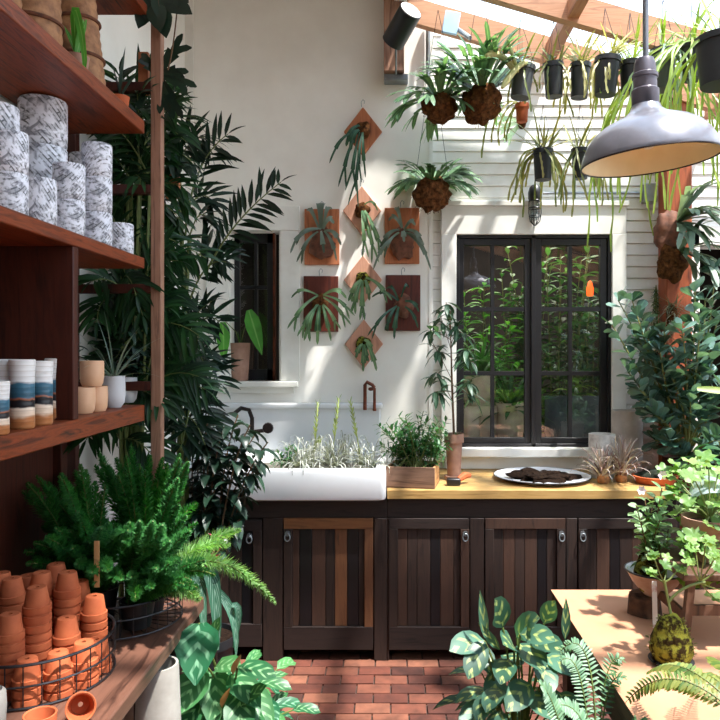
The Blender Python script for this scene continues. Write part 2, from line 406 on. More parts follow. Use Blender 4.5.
# ceiling: solid part over the shelving and the glazed lean-to roof
XR0 = .10
m = MB(); m.box((XL - .14, -3.2, 4.05), (XR0, YW + .15, 4.15)); struct(m.build('ceiling', mat('ceiling_boards', '#d8d0c2', '#ccc3b4', rough=.8, scale=5)), 'boarded ceiling over the shelving side')
def roofz(x): return 3.53 - .29 * (x - .25)
RY = [4.17, 3.66, 2.95, 2.2, 1.4, .6, -.3, -1.3, -2.3]
for i, y in enumerate(RY):
    m = MB(); t = .055
    x0, x1 = XR0 - .02, 3.75
    for a, b in ((x0, x1),):
        vs = []
        for x in (a, b):
            for dy in (-t / 2, t / 2):
                for dz in (0, .15): vs.append((x, y + dy, roofz(x) + dz))
        m.add(vs, [(0, 1, 3, 2), (4, 6, 7, 5), (0, 4, 5, 1), (2, 3, 7, 6), (0, 2, 6, 4), (1, 5, 7, 3)], 0, None, False)
    struct(m.build('trim_%d' % (i + 3), M_rafter), 'cedar rafter of the glazed roof')
for i, x in enumerate((.93, 1.95, 3.0)):
    m = MB(); zz = roofz(x) + .02; m.box((x - .03, -3.2, zz), (x + .03, YW, zz + .09)); struct(m.build('trim_%d' % (20 + i), M_rafterY), 'cedar purlin across the rafters')
m = MB()
for a, b in zip(RY, RY[1:]):
    vs = [(XR0, b + .02, roofz(XR0) + .165), (3.8, b + .02, roofz(3.8) + .165), (3.8, a - .02, roofz(3.8) + .165), (XR0, a - .02, roofz(XR0) + .165)]
    m.add(vs, [(0, 1, 2, 3)], 0, None, False)
struct(m.build('ceiling_glass', M_roofglass), 'glass panes of the sloping roof')
# upper wall between glass roof and boarded ceiling
m = MB(); m.box((XR0 - .1, -3.2, roofz(XR0) + .15), (XR0, YW, 4.05)); struct(m.build('wall_upper', M_stucco), 'plaster upstand above the glass roof')

# window_1 (small, left)
wi = thing('window_1', None, None, ((W1[0] + W1[1]) / 2, YW, W1[2]), kind='structure'); wi['label'] = 'small deep-set window with dark sash left of the wall ferns'
m = MB(); x0, x1, z0, z1 = W1; c = .125
m.box((P(207, 0, YW).x, YW - .022, z0 - .0), (x0, YW, z1)); m.box((x1, YW - .022, z0), (P(300, 0, YW).x, YW, z1))
m.box((P(207, 0, YW).x, YW - .026, z1), (P(300, 0, YW).x, YW, z1 + .15)); m.box((x0 - .001, YW, z0), (x0 + .012, YW + .12, z1)); m.box((x1 - .012, YW, z0), (x1 + .001, YW + .12, z1))
m.build('casing', M_white, wi, bevel=.003)
m = MB(); m.box((P(203, 0, YW).x, YW - .07, z0 - .035), (P(299, 0, YW).x, YW + .14, z0)); m.box((P(208, 0, YW).x, YW - .03, z0 - .075), (P(295, 0, YW).x, YW, z0 - .035)); m.build('sill', M_white, wi, bevel=.004)
m = MB(); y0, y1 = YW + .09, YW + .12; xa, xb = x0 + .012, P(271, 0, YW).x
m.box((xa, y0, z0), (xa + .035, y1, z1)); m.box((xb - .04, y0, z0), (xb, y1, z1)); m.box((xa, y0, z0), (xb, y1, z0 + .07)); m.box((xa, y0, z1 - .06), (xb, y1, z1))
mz = P(0, 286, YW).z; m.box((xa, y0 + .004, mz - .012), (xb, y1, mz + .012)); mx_ = P(253, 0, YW).x; m.box((mx_ - .01, y0 + .004, z0), (mx_ + .01, y1, z1))
m.build('sash', M_black, wi, bevel=.002)
m = MB(); m.box((xb, y0 - .02, z0), (xb + .012, y1, z1)); m.build('edge_strip', M_copper, wi)
m = MB(); m.add([(xa, y1 - .01, z0), (xb, y1 - .01, z0), (xb, y1 - .01, z1), (xa, y1 - .01, z1)], [(0, 1, 2, 3)], 0, None, False); m.build('pane', M_glass, wi)
# window_2 (double casement)
wi = thing('window_2', None, None, ((W2[0] + W2[1]) / 2, YW, W2[2]), kind='structure'); wi['label'] = 'black double casement window in the clapboard wall'
x0, x1, z0, z1 = W2
m = MB(); cz = P(0, 207, YW).z
m.box((P(441, 0, YW).x, YW - .03, z0 - .02), (x0, YW + .03, z1)); m.box((x1, YW - .03, z0 - .02), (P(625, 0, YW).x, YW + .03, z1)); m.box((P(441, 0, YW).x, YW - .03, z1), (P(625, 0, YW).x, YW + .03, cz)); m.box((P(439, 0, YW).x, YW - .045, cz), (P(627, 0, YW).x, YW + .03, cz + .03))
m.build('casing', M_white, wi, bevel=.003)
m = MB(); m.box((P(441, 0, YW).x, YW - .09, z0 - .05), (P(628, 0, YW).x, YW + .12, z0)); m.box((P(445, 0, YW).x, YW - .035, z0 - .13), (P(624, 0, YW).x, YW + .02, z0 - .05)); m.build('sill', M_white, wi, bevel=.004)
m = MB(); y0, y1 = YW - .005, YW + .08; t = .02
m.box((x0, y0, z0), (x0 + t, y1, z1)); m.box((x1 - t, y0, z0), (x1, y1, z1)); m.box((x0, y0, z1 - t), (x1, y1, z1)); m.box((x0, y0, z0), (x1, y1, z0 + t)); xm = P(533.5, 0, YW).x; m.box((xm - .014, y0, z0), (xm + .014, y1, z1))
m.build('frame', M_black, wi, bevel=.002)
for (a, b, g0, g1, gm) in ((x0 + t, xm - .014, 464, 525, 493), (xm + .014, x1 - t, 542, 601, 571)):
    m = MB(); ya, yb = YW + .012, YW + .05; ga, gb = P(g0, 0, YW).x, P(g1, 0, YW).x; gz0, gz1 = P(0, 438, YW).z, P(0, 245, YW).z
    m.box((a, ya, z0 + t), (ga, yb, z1 - t)); m.box((gb, ya, z0 + t), (b, yb, z1 - t)); m.box((ga, ya, z0 + t), (gb, yb, gz0)); m.box((ga, ya, gz1), (gb, yb, z1 - t))
    s = m.build('sash', M_black, wi, bevel=.002)
    m = MB(); q = P(gm, 0, YW).x; m.box((q - .011, ya + .006, gz0), (q + .011, yb, gz1))
    for pz in (309, 373.5): q = P(0, pz, YW).z; m.box((ga, ya + .005, q - .013), (gb, yb, q + .013))
    m.build('muntins', M_black, s)
    m = MB(); yy = YW + .035; m.add([(ga, yy, gz0), (gb, yy, gz0), (gb, yy, gz1), (ga, yy, gz1)], [(0, 1, 2, 3)], 0, None, False); m.build('pane', M_glass, s)
# rooms behind window_2, window_1 and doorway
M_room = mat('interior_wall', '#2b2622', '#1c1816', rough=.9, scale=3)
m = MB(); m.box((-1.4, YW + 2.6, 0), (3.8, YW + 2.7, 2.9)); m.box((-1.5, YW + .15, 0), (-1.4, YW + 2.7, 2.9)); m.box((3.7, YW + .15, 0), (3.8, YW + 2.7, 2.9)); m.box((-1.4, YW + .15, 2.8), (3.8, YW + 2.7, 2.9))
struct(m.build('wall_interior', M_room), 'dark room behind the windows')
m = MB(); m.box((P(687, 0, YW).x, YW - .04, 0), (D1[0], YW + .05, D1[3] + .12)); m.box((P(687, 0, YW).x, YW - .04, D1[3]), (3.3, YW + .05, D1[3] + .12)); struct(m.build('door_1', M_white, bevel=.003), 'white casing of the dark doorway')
# cedar column
cx0, cx1 = P(661, 0, 4.25).x, P(686, 0, 4.25).x
m = MB(); m.box((cx0, 4.16, 0), (cx1, 4.3, roofz(1.7))); struct(m.build('trim_30', M_column, bevel=.006), 'orange-brown cedar column beside the doorway')
m = MB(); m.box((P(384, 0, 4.28).x, 4.2, P(0, 76, 4.28).z), (P(404, 0, 4.28).x, 4.329, 4.05)); struct(m.build('trim_31', M_post, bevel=.004), 'short timber post high on the plaster wall')
m = MB(); m.box((P(384, 0, 4.28).x - .0, 4.24, P(0, 82, 4.28).z), (P(408, 0, 4.28).x, 4.329, P(0, 76, 4.28).z)); tag(m.build('metal_bracket', M_galv, bevel=.004), 'grey metal bracket under the short timber post high on the wall', 'bracket')
# ================================================================ cabinets, counter, sink
YC = 3.68; CT = .898
def XC(px): return P(px, 0, YC).x
def ZC(py): return P(0, py, YC).z
def door(par, px0, px1, py0, py1, topm, rightm, planks, hpx, label=None):
    x0, x1, z1, z0 = XC(px0), XC(px1), ZC(py0), ZC(py1)
    m = MB(); y0, y1 = YC - .012, YC + .012; s = .045
    mats = [M_cabinet, M_cabinetX, M_orangeZ, M_orangeX, M_brownZ, M_black]
    m.box((x0, y0, z1 - .055), (x1, y1, z1), topm); m.box((x0, y0, z0), (x1, y1, z0 + .12), 1)
    m.box((x0, y0, z0 + .12), (x0 + s, y1, z1 - .055), 0); m.box((x1 - s, y0, z0 + .12), (x1, y1, z1 - .055), rightm)
    a = x0 + s; wd = (x1 - s - a); tot = sum(p[0] for p in planks)
    for wgt, mi in planks:
        b = a + wd * wgt / tot; m.box((a + .001, y0 + .014, z0 + .12), (b - .001, y1, z1 - .055), mi); a = b
    d = m.build('door', mats, par, bevel=.002)
    if label: d['label'] = label
    m = MB(); hx, hz = XC(hpx), ZC(py0) - .09
    m.lathe((hx, y0 - .004, hz + .012), [(0, -.004), (.014, -.004), (.014, .004), (0, .004)], 12, rot=Matrix.Rotation(PI / 2, 3, 'X'))
    pts = [V((hx + .014 * math.sin(q), y0 - .008 - .004 * (1 - math.cos(q)), hz - .006 + .019 * math.cos(q))) for q in [i * 2 * PI / 14 for i in range(15)]]
    m.tube(pts, .0032, 6); m.build('ring_pull', M_galv, d)
sinkcab = thing('sink_cabinet', 'dark weathered plank cabinet carrying the white sink', 'cabinet', (-.6, YC, 0))
m = MB()
xl = -1.22; xr = XC(387)
m.box((xl, YC, ZC(518)), (xr, YC + .03, .845), 1)
for a, b, zb in ((xl, XC(180), .0), (XC(263), XC(283), 0.0), (XC(374), xr, 0.0)): m.box((a, YC - .006, zb), (b, YC + .03, ZC(518)), 0)
m.box((xl, YC + .02, ZC(648)), (xr, YC + .03, ZC(518)), 0); m.box((xl, YC + .03, .08), (xl + .02, 4.3, .8), 0); m.box((xr - .02, YC + .03, .08), (xr, 4.3, .8), 0); m.box((xl, 4.28, .08), (xr, 4.3, .8), 0); m.box((xl, YC + .03, .08), (xr, 4.3, .1), 0)
m.build('body', [M_cabinet, M_cabinetX], sinkcab, bevel=.003)
door(sinkcab, 182, 262, 520, 646, 1, 0, [(1, 0), (1.2, 5), (1, 0), (1.1, 0), (1, 5)], 250)
door(sinkcab, 284, 373, 518, 649, 3, 2, [(.8, 4), (1.5, 5), (1.7, 4), (1.1, 0), (1.5, 2), (1.4, 5), (.7, 0)], 288, 'door with orange planks and rails')
ccab = thing('counter_cabinet', 'dark weathered plank cabinet under the yellow wooden worktop', 'cabinet', (.75, YC, 0))
xl = xr + .001; xr2 = XC(677)
m = MB(); m.box((xl, YC, ZC(518)), (xr2, YC + .03, CT - .045), 1)
for a, b in ((xl, XC(389)), (XC(470), XC(484)), (XC(566), XC(577)), (XC(664), xr2)): m.box((a, YC - .006, 0), (b, YC + .03, ZC(518)), 0)
m.box((xl, YC + .02, ZC(648)), (xr2, YC + .03, ZC(518)), 0)
m.box((xr2 - .02, YC + .03, 0), (xr2, 4.3, CT - .045), 0); m.box((xl, 4.28, .08), (xr2, 4.3, .85), 0); m.box((xl, YC + .03, .08), (xr2, 4.3, .1), 0)
m.build('body', [M_cabinet, M_cabinetX], ccab, bevel=.003)
door(ccab, 389, 469, 518, 649, 1, 4, [(1, 4), (1, 0), (1.4, 0), (1, 5), (1.4, 4), (.7, 0)], 465)
door(ccab, 485, 565, 518, 649, 4, 0, [(1, 0), (1.2, 4), (1, 0), (1.3, 4), (1, 5), (1, 0)], 561)
door(ccab, 578, 663, 518, 649, 1, 0, [(1, 0), (1.3, 4), (1, 5), (1.2, 0), (1.2, 4), (1, 0)], 582)
m = MB(); x = xl - .003; k = 0
for k in range(7):
    y0 = YC - .03 + k * .097; m.box((xl, y0, CT - .045), (xr2 + .005, y0 + .0965, CT))
tag(m.build('worktop', M_butcher, bevel=.0015), 'honey-coloured butcher block worktop on the dark cabinet', 'worktop')
# sink
sk = thing('farmhouse_sink', 'white porcelain farmhouse sink with tall splashback', 'sink', (-.6, 3.9, .847))
sx0, sx1 = -1.2, P(386, 0, 3.61).x; sy0, sy1 = 3.61, 4.2; sz0, sz1 = .847, 1.013; t = .05
m = MB()
def basin(m):
    def ring(x0, x1, y0, y1, z, r=.03, n=5):
        out = []
        for cx, cy, a0 in ((x1 - r, y1 - r, 0), (x0 + r, y1 - r, PI / 2), (x0 + r, y0 + r, PI), (x1 - r, y0 + r, 1.5 * PI)):
            for i in range(n + 1): q = a0 + PI / 2 * i / n; out.append(V((cx + r * math.cos(q), cy + r * math.sin(q), z)))
        return out
    rr = []
    for (ins, z) in ((.02, sz0), (.004, sz0 + .008), (0, sz0 + .02), (0, sz1 - .02), (.004, sz1 - .006), (.014, sz1), (.045, sz1), (.055, sz1 - .006), (.06, sz1 - .03), (.07, sz0 + .05), (.1, sz0 + .03)):
        rr.append(ring(sx0 + ins, sx1 - ins, sy0 + ins, sy1 - ins, z))
    k = len(rr[0]); vs = [p for q in rr for p in q]
    fs = [(i * k + j, i * k + (j + 1) % k, (i + 1) * k + (j + 1) % k, (i + 1) * k + j) for i in range(len(rr) - 1) for j in range(k)]
    fs += [tuple(range(k))[::-1], tuple((len(rr) - 1) * k + j for j in range(k))]
    m.add(vs, fs)
basin(m); m.build('basin', M_porc, sk)
m = MB(); m.box((P(205, 0, YW).x, 4.2, sz0), (P(381, 0, YW).x, 4.325, sz1)); m.box((P(205, 0, YW).x, 4.27, sz1), (P(381, 0, YW).x, 4.325, P(0, 404, 4.27).z)); m.box((P(203, 0, YW).x, 4.25, P(0, 409, 4.27).z), (P(383, 0, YW).x, 4.325, P(0, 403, 4.27).z)); m.build('splashback', M_porc, sk, bevel=.012)
m = MB(); m.box((sx0 + .1, sy0 + .08, sz0 + .04), (sx1 - .075, sy1 - .08, sz0 + .12)); tag(m.build('planting_gravel', mat('gravel', '#77736a', '#3e3a34', rough=1, scale=70, bmp=1)), 'grey gravel filling the sink basin under the air plants', 'gravel', kind='stuff')
# taps
tp = thing('wall_tap', 'aged copper bridge tap on the wall above the right of the sink', 'tap', P(370, 400, 4.3))
m = MB(); a = P(365, 410, 4.24); b = P(365, 385, 4.24); c = P(374.5, 410, 4.24); d = P(374.5, 388, 4.24)
m.tube([a, b, b + V((.012, 0, .018)), d + V((-.012, 0, .018)), d], .011, 8); m.tube([d, c], .009, 8)
m.tube([b, V((b.x, 4.33, b.z))], .009, 8); m.build('pipe', M_copper, tp)
m = MB(); m.blob(P(371, 389, 4.22), (.018, .012, .012), 6, amp=0); m.lathe(P(374.5, 411, 4.24), [(0, 0), (.011, 0), (.011, .014), (0, .014)], 10); m.build('handle', M_copper, tp)
tp = thing('spout_tap', 'dark bronze curved spout with round valve knob above the left of the sink', 'tap', P(255, 425, 4.25))
m = MB(); pts = [P(252, 432, 4.2), P(252, 418, 4.2), P(249, 410, 4.19), P(241, 408, 4.16), P(235, 413, 4.12)]; m.tube(pts, .013, 8); m.tube([P(252, 432, 4.2), P(268, 430, 4.2)], .012, 8); m.tube([P(268, 430, 4.2), P(268, 430, 4.3)], .012, 8); m.build('spout', M_bronze, tp)
m = MB(); m.lathe(P(268, 428, 4.17), [(0, -.014), (.03, -.012), (.034, 0), (.03, .012), (0, .014)], 12, rot=Matrix.Rotation(PI / 2, 3, 'X')); m.build('valve_knob', M_bronze, tp)

# ================================================================ helper plant builders
def potprof(rt, rb, h, th=.008, rim=0, rimh=0):
    p = [(0, 0), (rb, 0)]
    if rim: rm = rt - rim; p += [(rm - (rm - rb) * rimh / h, h - rimh), (rt, h - rimh), (rt, h)]
    else: p += [(rt, h)]
    p += [(rt - th, h), (rt - th - .004, h - .02), (max(rb, .01) - th, .02)]
    return p
def pot(par, c, rt, rb, h, m_, rim=0, rimh=0, name='pot', soil=True, n=28):
    mb = MB(); mb.lathe(c, potprof(rt, rb, h, .006, rim, rimh), n); o = mb.build(name, m_, par, bevel=0)
    if soil:
        mb = MB(); mb.lathe(V(c) + V((0, 0, h - .02)), [(rt - .012, 0), (rt * .5, .006), (0, .008)], 16); mb.build('soil', M_soil, par)
    return o
def pinnate(mL, mS, pts, n, L, W, ang=.9, start=.2, prof='lance', droop=.5, planeN=None, rs=(.004, .0015), taper=True, fold=.3, segs=4, mi=0, jit=.15):
    if mS is not None: mS.tube(pts, [rs[0] + (rs[1] - rs[0]) * i / (len(pts) - 1) for i in range(len(pts))], 5)
    K = len(pts) - 1
    for i in range(n):
        t = start + (1 - start) * (i + .5) / n; q = t * K; k = min(int(q), K - 1); p = pts[k].lerp(pts[k + 1], q - k)
        T = (pts[k + 1] - pts[k]).normalized(); nrm = V(planeN) if planeN is not None else V((0, 0, 1))
        S = T.cross(nrm); S = S.normalized() if S.length > .05 else T.orthogonal()
        s = (math.sin(PI * (.12 + .8 * (i + .5) / n)) ** .6 if taper else 1)
        for sg in (-1, 1):
            a = ang + U(-jit, jit); d = T * math.cos(a) + S * (sg * math.sin(a)) + V((0, 0, U(-jit, jit)))
            mL.leaf(p, d, L * s * U(.85, 1.1), W * (.6 + .4 * s), prof, droop, fold, segs, up=nrm, mi=mi)
    T = (pts[-1] - pts[-2]).normalized(); mL.leaf(pts[-1], T, L * .5, W * .7, prof, droop, fold, segs, mi=mi)
def along(mL, pts, n, L, W, prof='oval', start=.25, spread=1.0, droop=.5, mi=0, upb=.2, segs=5, fold=.25, jit=.3, wave=0):
    K = len(pts) - 1
    for i in range(n):
        t = start + (1 - start) * (i + R() * .8) / n; q = min(t, .999) * K; k = min(int(q), K - 1); p = pts[k].lerp(pts[k + 1], q - k)
        T = (pts[k + 1] - pts[k]).normalized(); o = T.orthogonal().normalized(); o = Matrix.Rotation(i * 2.4 + U(-.4, .4), 3, T) @ o
        d = T * (1 - spread * .6) + o * spread + V((0, 0, upb))
        mL.leaf(p, d, L * U(.75, 1.15), W * U(.8, 1.1), prof, droop * U(.6, 1.4), fold, segs, mi=mi, roll=U(-jit, jit), wave=wave)
def stag(mL, p, d, L, W, fork=2, droop=.8, mi=0, up=V((0, 0, 1))):
    """an antler frond: a strap that splits into tips"""
    p = V(p); d = V(d).normalized(); n = 4; pts = [p.copy()]
    for i in range(n): d = (d + V((0, 0, -droop / (2 * n)))).normalized(); p = p + d * (L * .55 / n); pts.append(p.copy())
    mL.leaf(None, None, 0, W, 'strap2', pts=pts, mi=mi, up=up, fold=.15)
    side = d.cross(up); side = side.normalized() if side.length > .05 else d.orthogonal().normalized()
    for k in range(fork):
        a = (k - (fork - 1) / 2) * (.75 if fork == 2 else .5) + U(-.12, .12)
        dd = d * math.cos(a) + side * math.sin(a)
        mL.leaf(p - d * .004, dd, L * U(.38, .5), W * .62, 'tip', droop, .12, 4, up=up, mi=mi)
PROF['strap2'] = lambda t: .45 + .75 * t ** 1.5
PROF['tip'] = lambda t: 1 - .25 * t if t < .75 else (.85 if t < .9 else .2)
def trail(mL, p, d, L, W, n=12, mi=0, g=1.2, wob=.25, prof='chain', tube=False):
    p = V(p); d = V(d).normalized(); pts = [p.copy()]
    for i in range(n):
        d = (d + V((U(-wob, wob), U(-wob, wob), -g / n * 2.2))).normalized(); p = p + d * (L / n); pts.append(p.copy())
    if tube: mL.tube(pts, [W * .5 * (1 - .5 * i / n) for i in range(n + 1)], 5, mi)
    else: mL.leaf(None, None, 0, W, prof, pts=pts, mi=mi, up=V((0, -1, .25)), fold=.3)
    return pts
PROF['chain'] = lambda t: .55 + .45 * abs(math.sin(t * 19))
def rosette(mL, c, n, L, W, el=(.1, 1.4), droop=1.2, prof='need', mi=0, segs=5, fold=.5, curl=0):
    for i in range(n):
        d = rdir(el); mL.leaf(V(c) + d * .004, d, L * U(.7, 1.1), W, prof, droop * U(.6, 1.6), fold, segs, mi=mi, roll=U(-.3, .3))

# ================================================================ shelving on the left
XSF = -.958; YE = 2.69; XB = -1.28; BZ0 = .677
su = thing('shelving_unit', 'tall red-brown wooden shelving unit stocked with pots along the side wall', 'shelving unit', (-1.1, 1.7, 0))
for z, th, ye in ((2.51, .05, YE), (1.984, .042, YE), (1.42, .062, YE), (2.97, .04, 2.72)):
    m = MB(); m.box((XB, .75, z - th), (XSF, ye, z)); m.build('shelf', M_shelf, su, bevel=.004)
m = MB(); m.box((XB, 2.1, 1.42), (XSF - .004, 2.135, 1.942)); m.build('divider', M_shelfZ, su, bevel=.003)
m = MB(); m.box((XB, .75, 1.42), (XB + .012, 2.1, 1.942)); m.box((XB - .003, .75, BZ0), (XB + .004, 2.62, 1.36)); m.build('back_and_shade_panel', M_shelfZ, su)  # second, lower board is added to stand in for shade below the shelves
for y, z0, z1 in ((2.62, .677, 2.93), (.76, .677, 2.93)):
    m = MB(); m.box((XB + .001, y, z0), (XB + .035, y + .05, z1)); m.build('upright', M_shelfZ, su, bevel=.003)
m = MB(); m.box((XSF - .05, .78, .677), (XSF - .004, .83, 2.93)); m.build('upright', M_shelfZ, su, bevel=.003)
ladder = thing('ladder_rack', 'slender timber post with short rungs at the far end of the shelving', 'rack', (-.93, 2.77, 0))
m = MB(); px = P(157.5, 0, 2.77).x; m.box((px - .021, 2.75, 0), (px + .021, 2.79, P(0, 20, 2.77).z)); m.build('post', M_post, ladder, bevel=.004)
m = MB(); m.box((XL + .005, 2.745, 0), (XL + .04, 2.785, 2.92)); m.build('back_post', M_shelfZ, ladder, bevel=.003)
for py in (190, 289, 386, 88):
    z = P(0, py, 2.77).z; m = MB(); m.box((XL + .04, 2.75, z - .018), (px - .02, 2.79, z + .018)); m.build('rung', M_shelfZ, ladder, bevel=.002)
BZ = .676; BX = -.735
bench = thing('bench_shelf', 'thick brown timber bench below the shelving holding baskets', 'bench', (-1, 1.8, 0))
m = MB(); m.box((XB - .005, .75, BZ - .05), (BX, 2.71, BZ)); m.build('top', M_bench, bench, bevel=.006)
for y in (.85, 2.55):
    for x in (XB + .05, -.95): m = MB(); m.box((x, y, 0), (x + .06, y + .06, BZ - .05)); m.build('leg', M_shelfZ, bench, bevel=.004)
# ---- white herringbone print pots
def printmat():
    mm, nt, b, o = newmat('grey_print_ceramic'); v = coords(nt, (1, 1, 1))
    w1 = N(nt, 'ShaderNodeTexBrick'); w1.inputs['Scale'].default_value = 1; w1.offset = .5
    w1.inputs['Color1'].default_value = (1, 1, 1, 1); w1.inputs['Color2'].default_value = (.35, .35, .35, 1); w1.inputs['Mortar'].default_value = (0, 0, 0, 1)
    w1.inputs['Brick Width'].default_value = .035; w1.inputs['Row Height'].default_value = .009; w1.inputs['Mortar Size'].default_value = .0016
    mp = N(nt, 'ShaderNodeMapping'); mp.inputs['Rotation'].default_value = (PI / 2, .5, .9); nt.links.new(v, mp.inputs[0]); nt.links.new(mp.outputs[0], w1.inputs['Vector'])
    f = noise(nt, v, 55, 3, .6); f2 = noise(nt, v, 26, 3, .6, 1.5)
    c = mixc(nt, ramp(nt, f, [(.42, (0, 0, 0)), (.58, (.85,) * 3)]), H('#ececf4'), w1.outputs['Color'], 'MULTIPLY')
    c = mixc(nt, ramp(nt, f2, [(.53, (0, 0, 0)), (.66, (.8,) * 3)]), c, H('#6c6c76'))
    nt.links.new(c, b.inputs['Base Color']); b.inputs['Roughness'].default_value = .55; bump(nt, b, f, .2, .003); return mm
M_print = printmat()
mb = MB(); mb.lathe((0, 0, 0), [(0, 0), (.044, 0), (.049, .006), (.05, .03), (.05, .116), (.048, .12), (.045, .116), (.043, .02), (0, .015)], 32)
proto = mb.build('patterned_pot', M_print); first = True
def tagged_copy(proto, loc, label, cat, group, rot=None, scale=None):
    global first
    if first: o = proto; o.location = V(loc); first = False
    else: o = proto.copy(); COL.objects.link(o); o.location = V(loc)
    if rot is not None: o.rotation_euler = rot
    if scale is not None: o.scale = scale if isinstance(scale, tuple) else (scale,) * 3
    tag(o, label, cat, group); return o
ZS2 = 1.984
def pp(px, X, k, s, label, dz=0, h=.12, sz=1):
    Y = -X * F / (CX - px); z = ZS2 + k * h * s * sz + .001
    tagged_copy(proto, (X, Y, z), label, 'pot', 'grey and white printed pots on the upper shelf', (0, 0, U(0, 6)), (s, s, s * sz))
pp(120, -1.03, 0, .98, 'single grey and white printed pot at the far end of the upper shelf')
for k, t in enumerate(('bottom', 'middle', 'top')): pp(97, -1.035, k, 1.0, 'grey-white printed pot, %s of three stacked beside the single end pot' % t)
pp(84, -1.17, 2.02, 1.05, 'shaded grey-white printed pot topmost in the rear stack'); pp(84, -1.17, 1, 1.05, 'grey and white printed pot hidden midway in the rear stack'); pp(84, -1.17, 0, 1.05, 'grey and white printed pot at the foot of the rear stack')
for k, t in enumerate(('lower', 'upper')): pp(69, -1.03, k, .96, 'grey-white printed pot, %s of the pair left of the three-high stack' % t)
pp(40, -1.02, 0, .9, 'small grey and white printed pot in front of the widest stack', sz=1.25)
for k, t in enumerate(('bottom', 'middle', 'top')): pp(43, -1.165, k, 1.5, 'large grey-white printed pot, %s of the widest stack' % t, sz=.87)
for k, t in enumerate(('lower', 'upper')): pp(10, -1.02, k, .9, 'grey-white printed pot, %s of the near pair at the photo edge' % t, sz=1.02)
for k, t in enumerate(('lower', 'upper')): pp(-6, -1.17, k, 1.35, 'large grey-white printed pot, %s of the stack cut by the photo edge' % t, sz=1.1)
# ---- striped tumblers
def stripemat():
    mm, nt, b, o = newmat('striped_glaze'); v = coords(nt); s = N(nt, 'ShaderNodeSeparateXYZ'); nt.links.new(v, s.inputs[0])
    f = noise(nt, v, 12, 3); a = N(nt, 'ShaderNodeMath', operation='MULTIPLY_ADD'); nt.links.new(f, a.inputs[0]); a.inputs[1].default_value = .035; nt.links.new(s.outputs[2], a.inputs[2])
    q = N(nt, 'ShaderNodeMath', operation='MULTIPLY'); nt.links.new(a.outputs[0], q.inputs[0]); q.inputs[1].default_value = 1 / .2
    c = ramp(nt, q.outputs[0], [(0, H('#a4683c')), (.22, H('#b9794a')), (.26, H('#e6cbb0')), (.36, H('#e9d6c2')), (.38, H('#1c1a20')), (.47, H('#1c1a20')), (.485, H('#a9623e')), (.51, H('#2a5468')), (.66, H('#3b6f86')), (.69, H('#e6e4e2')), (.9, H('#ebe8e4'))])
    sn = N(nt, 'ShaderNodeMath', operation='SINE'); q2 = N(nt, 'ShaderNodeMath', operation='MULTIPLY'); nt.links.new(s.outputs[2], q2.inputs[0]); q2.inputs[1].default_value = 420; nt.links.new(q2.outputs[0], sn.inputs[0])
    c = mixc(nt, 1.0, c, ramp(nt, sn.outputs[0], [(.0, (1,) * 3), (.85, (1,) * 3), (1, (.78, .74, .7))]), 'MULTIPLY')
    nt.links.new(c, b.inputs['Base Color']); b.inputs['Roughness'].default_value = .4; bump(nt, b, sn.outputs[0], .15, .002); return mm
mb = MB(); mb.lathe((0, 0, 0), [(0, 0), (.029, 0), (.032, .006), (.031, .06), (.031, .13), (.033, .182), (.031, .184), (.028, .17), (.027, .02), (0, .015)], 32)
proto = mb.build('striped_tumbler', stripemat()); first = True
ZS3 = 1.42
for px, X, sc_, lb in ((22, -.992, (1, 1, 1), 'front one standing clear of the others'), (41, -.99, (.97, .97, .97), 'partly hidden middle one near the divider'), (55, -1.03, (1, 1, 1), 'nearest to the divider'),
                       (5, -1.05, (1, 1, 1), 'tall one behind at the photo edge'), (-4, -.985, (.95, .95, .72), 'shorter one at the very photo edge')):
    Y = -X * F / (CX - px); tagged_copy(proto, (X, Y, ZS3 + .001), 'blue, black and cream striped ceramic tumbler, ' + lb, 'tumbler', 'striped tumblers on the lower shelf', (0, 0, U(0, 6)), sc_)
# ---- peach pots, white pots
mb = MB(); mb.lathe((0, 0, 0), [(0, 0), (.03, 0), (.036, .012), (.039, .04), (.038, .085), (.036, .086), (.034, .05), (0, .012)], 28)
proto = mb.build('peach_cup', mat('peach_glaze', '#e6b994', '#dba882', rough=.5, scale=6)); first = True
for px, X, k, lb in ((96, -1.02, 0, 'lower one directly beside the white planters'), (83, -1.03, 0, 'lower one against the divider'), (92, -1.02, 1, 'stacked on top of the others')):
    Y = -X * F / (CX - px) + (.0 if k == 0 else -.0); tagged_copy(proto, (X, Y, ZS3 + .001 + k * .087), 'plain peach ceramic cup, ' + lb, 'cup', 'peach cups on the lower shelf')
def planter(px, X, rt, h, label, leafy):
    Y = -X * F / (CX - px); t = thing('white_planter', label, 'potted plant', (X, Y, ZS3 + .001), 'white planters on the lower shelf')
    c = V((X, Y, ZS3 + .001)); mb = MB(); mb.lathe(c, [(0, 0), (rt * .6, 0), (rt * .9, h * .15), (rt, h * .4), (rt * .97, h), (rt * .9, h), (rt * .88, h * .5), (0, h * .3)], 28); mb.build('pot', mat('off_white_glaze', '#d6d6d8', '#c6c5c8', rough=.45, scale=5), t)
    mb = MB(); mb.lathe(c + V((0, 0, h * .85)), [(rt * .9, 0), (0, .004)], 16); mb.build('soil', M_soil, t)
    leafy(t, c + V((0, 0, h * .85)))
def thin_leaves(t, c):
    mb = MB()
    for i in range(26):
        d = rdir((.5, 1.45)); mb.leaf(c, d, U(.16, .3), .008, 'need', .8, .4, 7)
    mb.build('leaves', leafmat('grey_grass_leaf', '#5f7568', '#93a698', trans=.2), t)
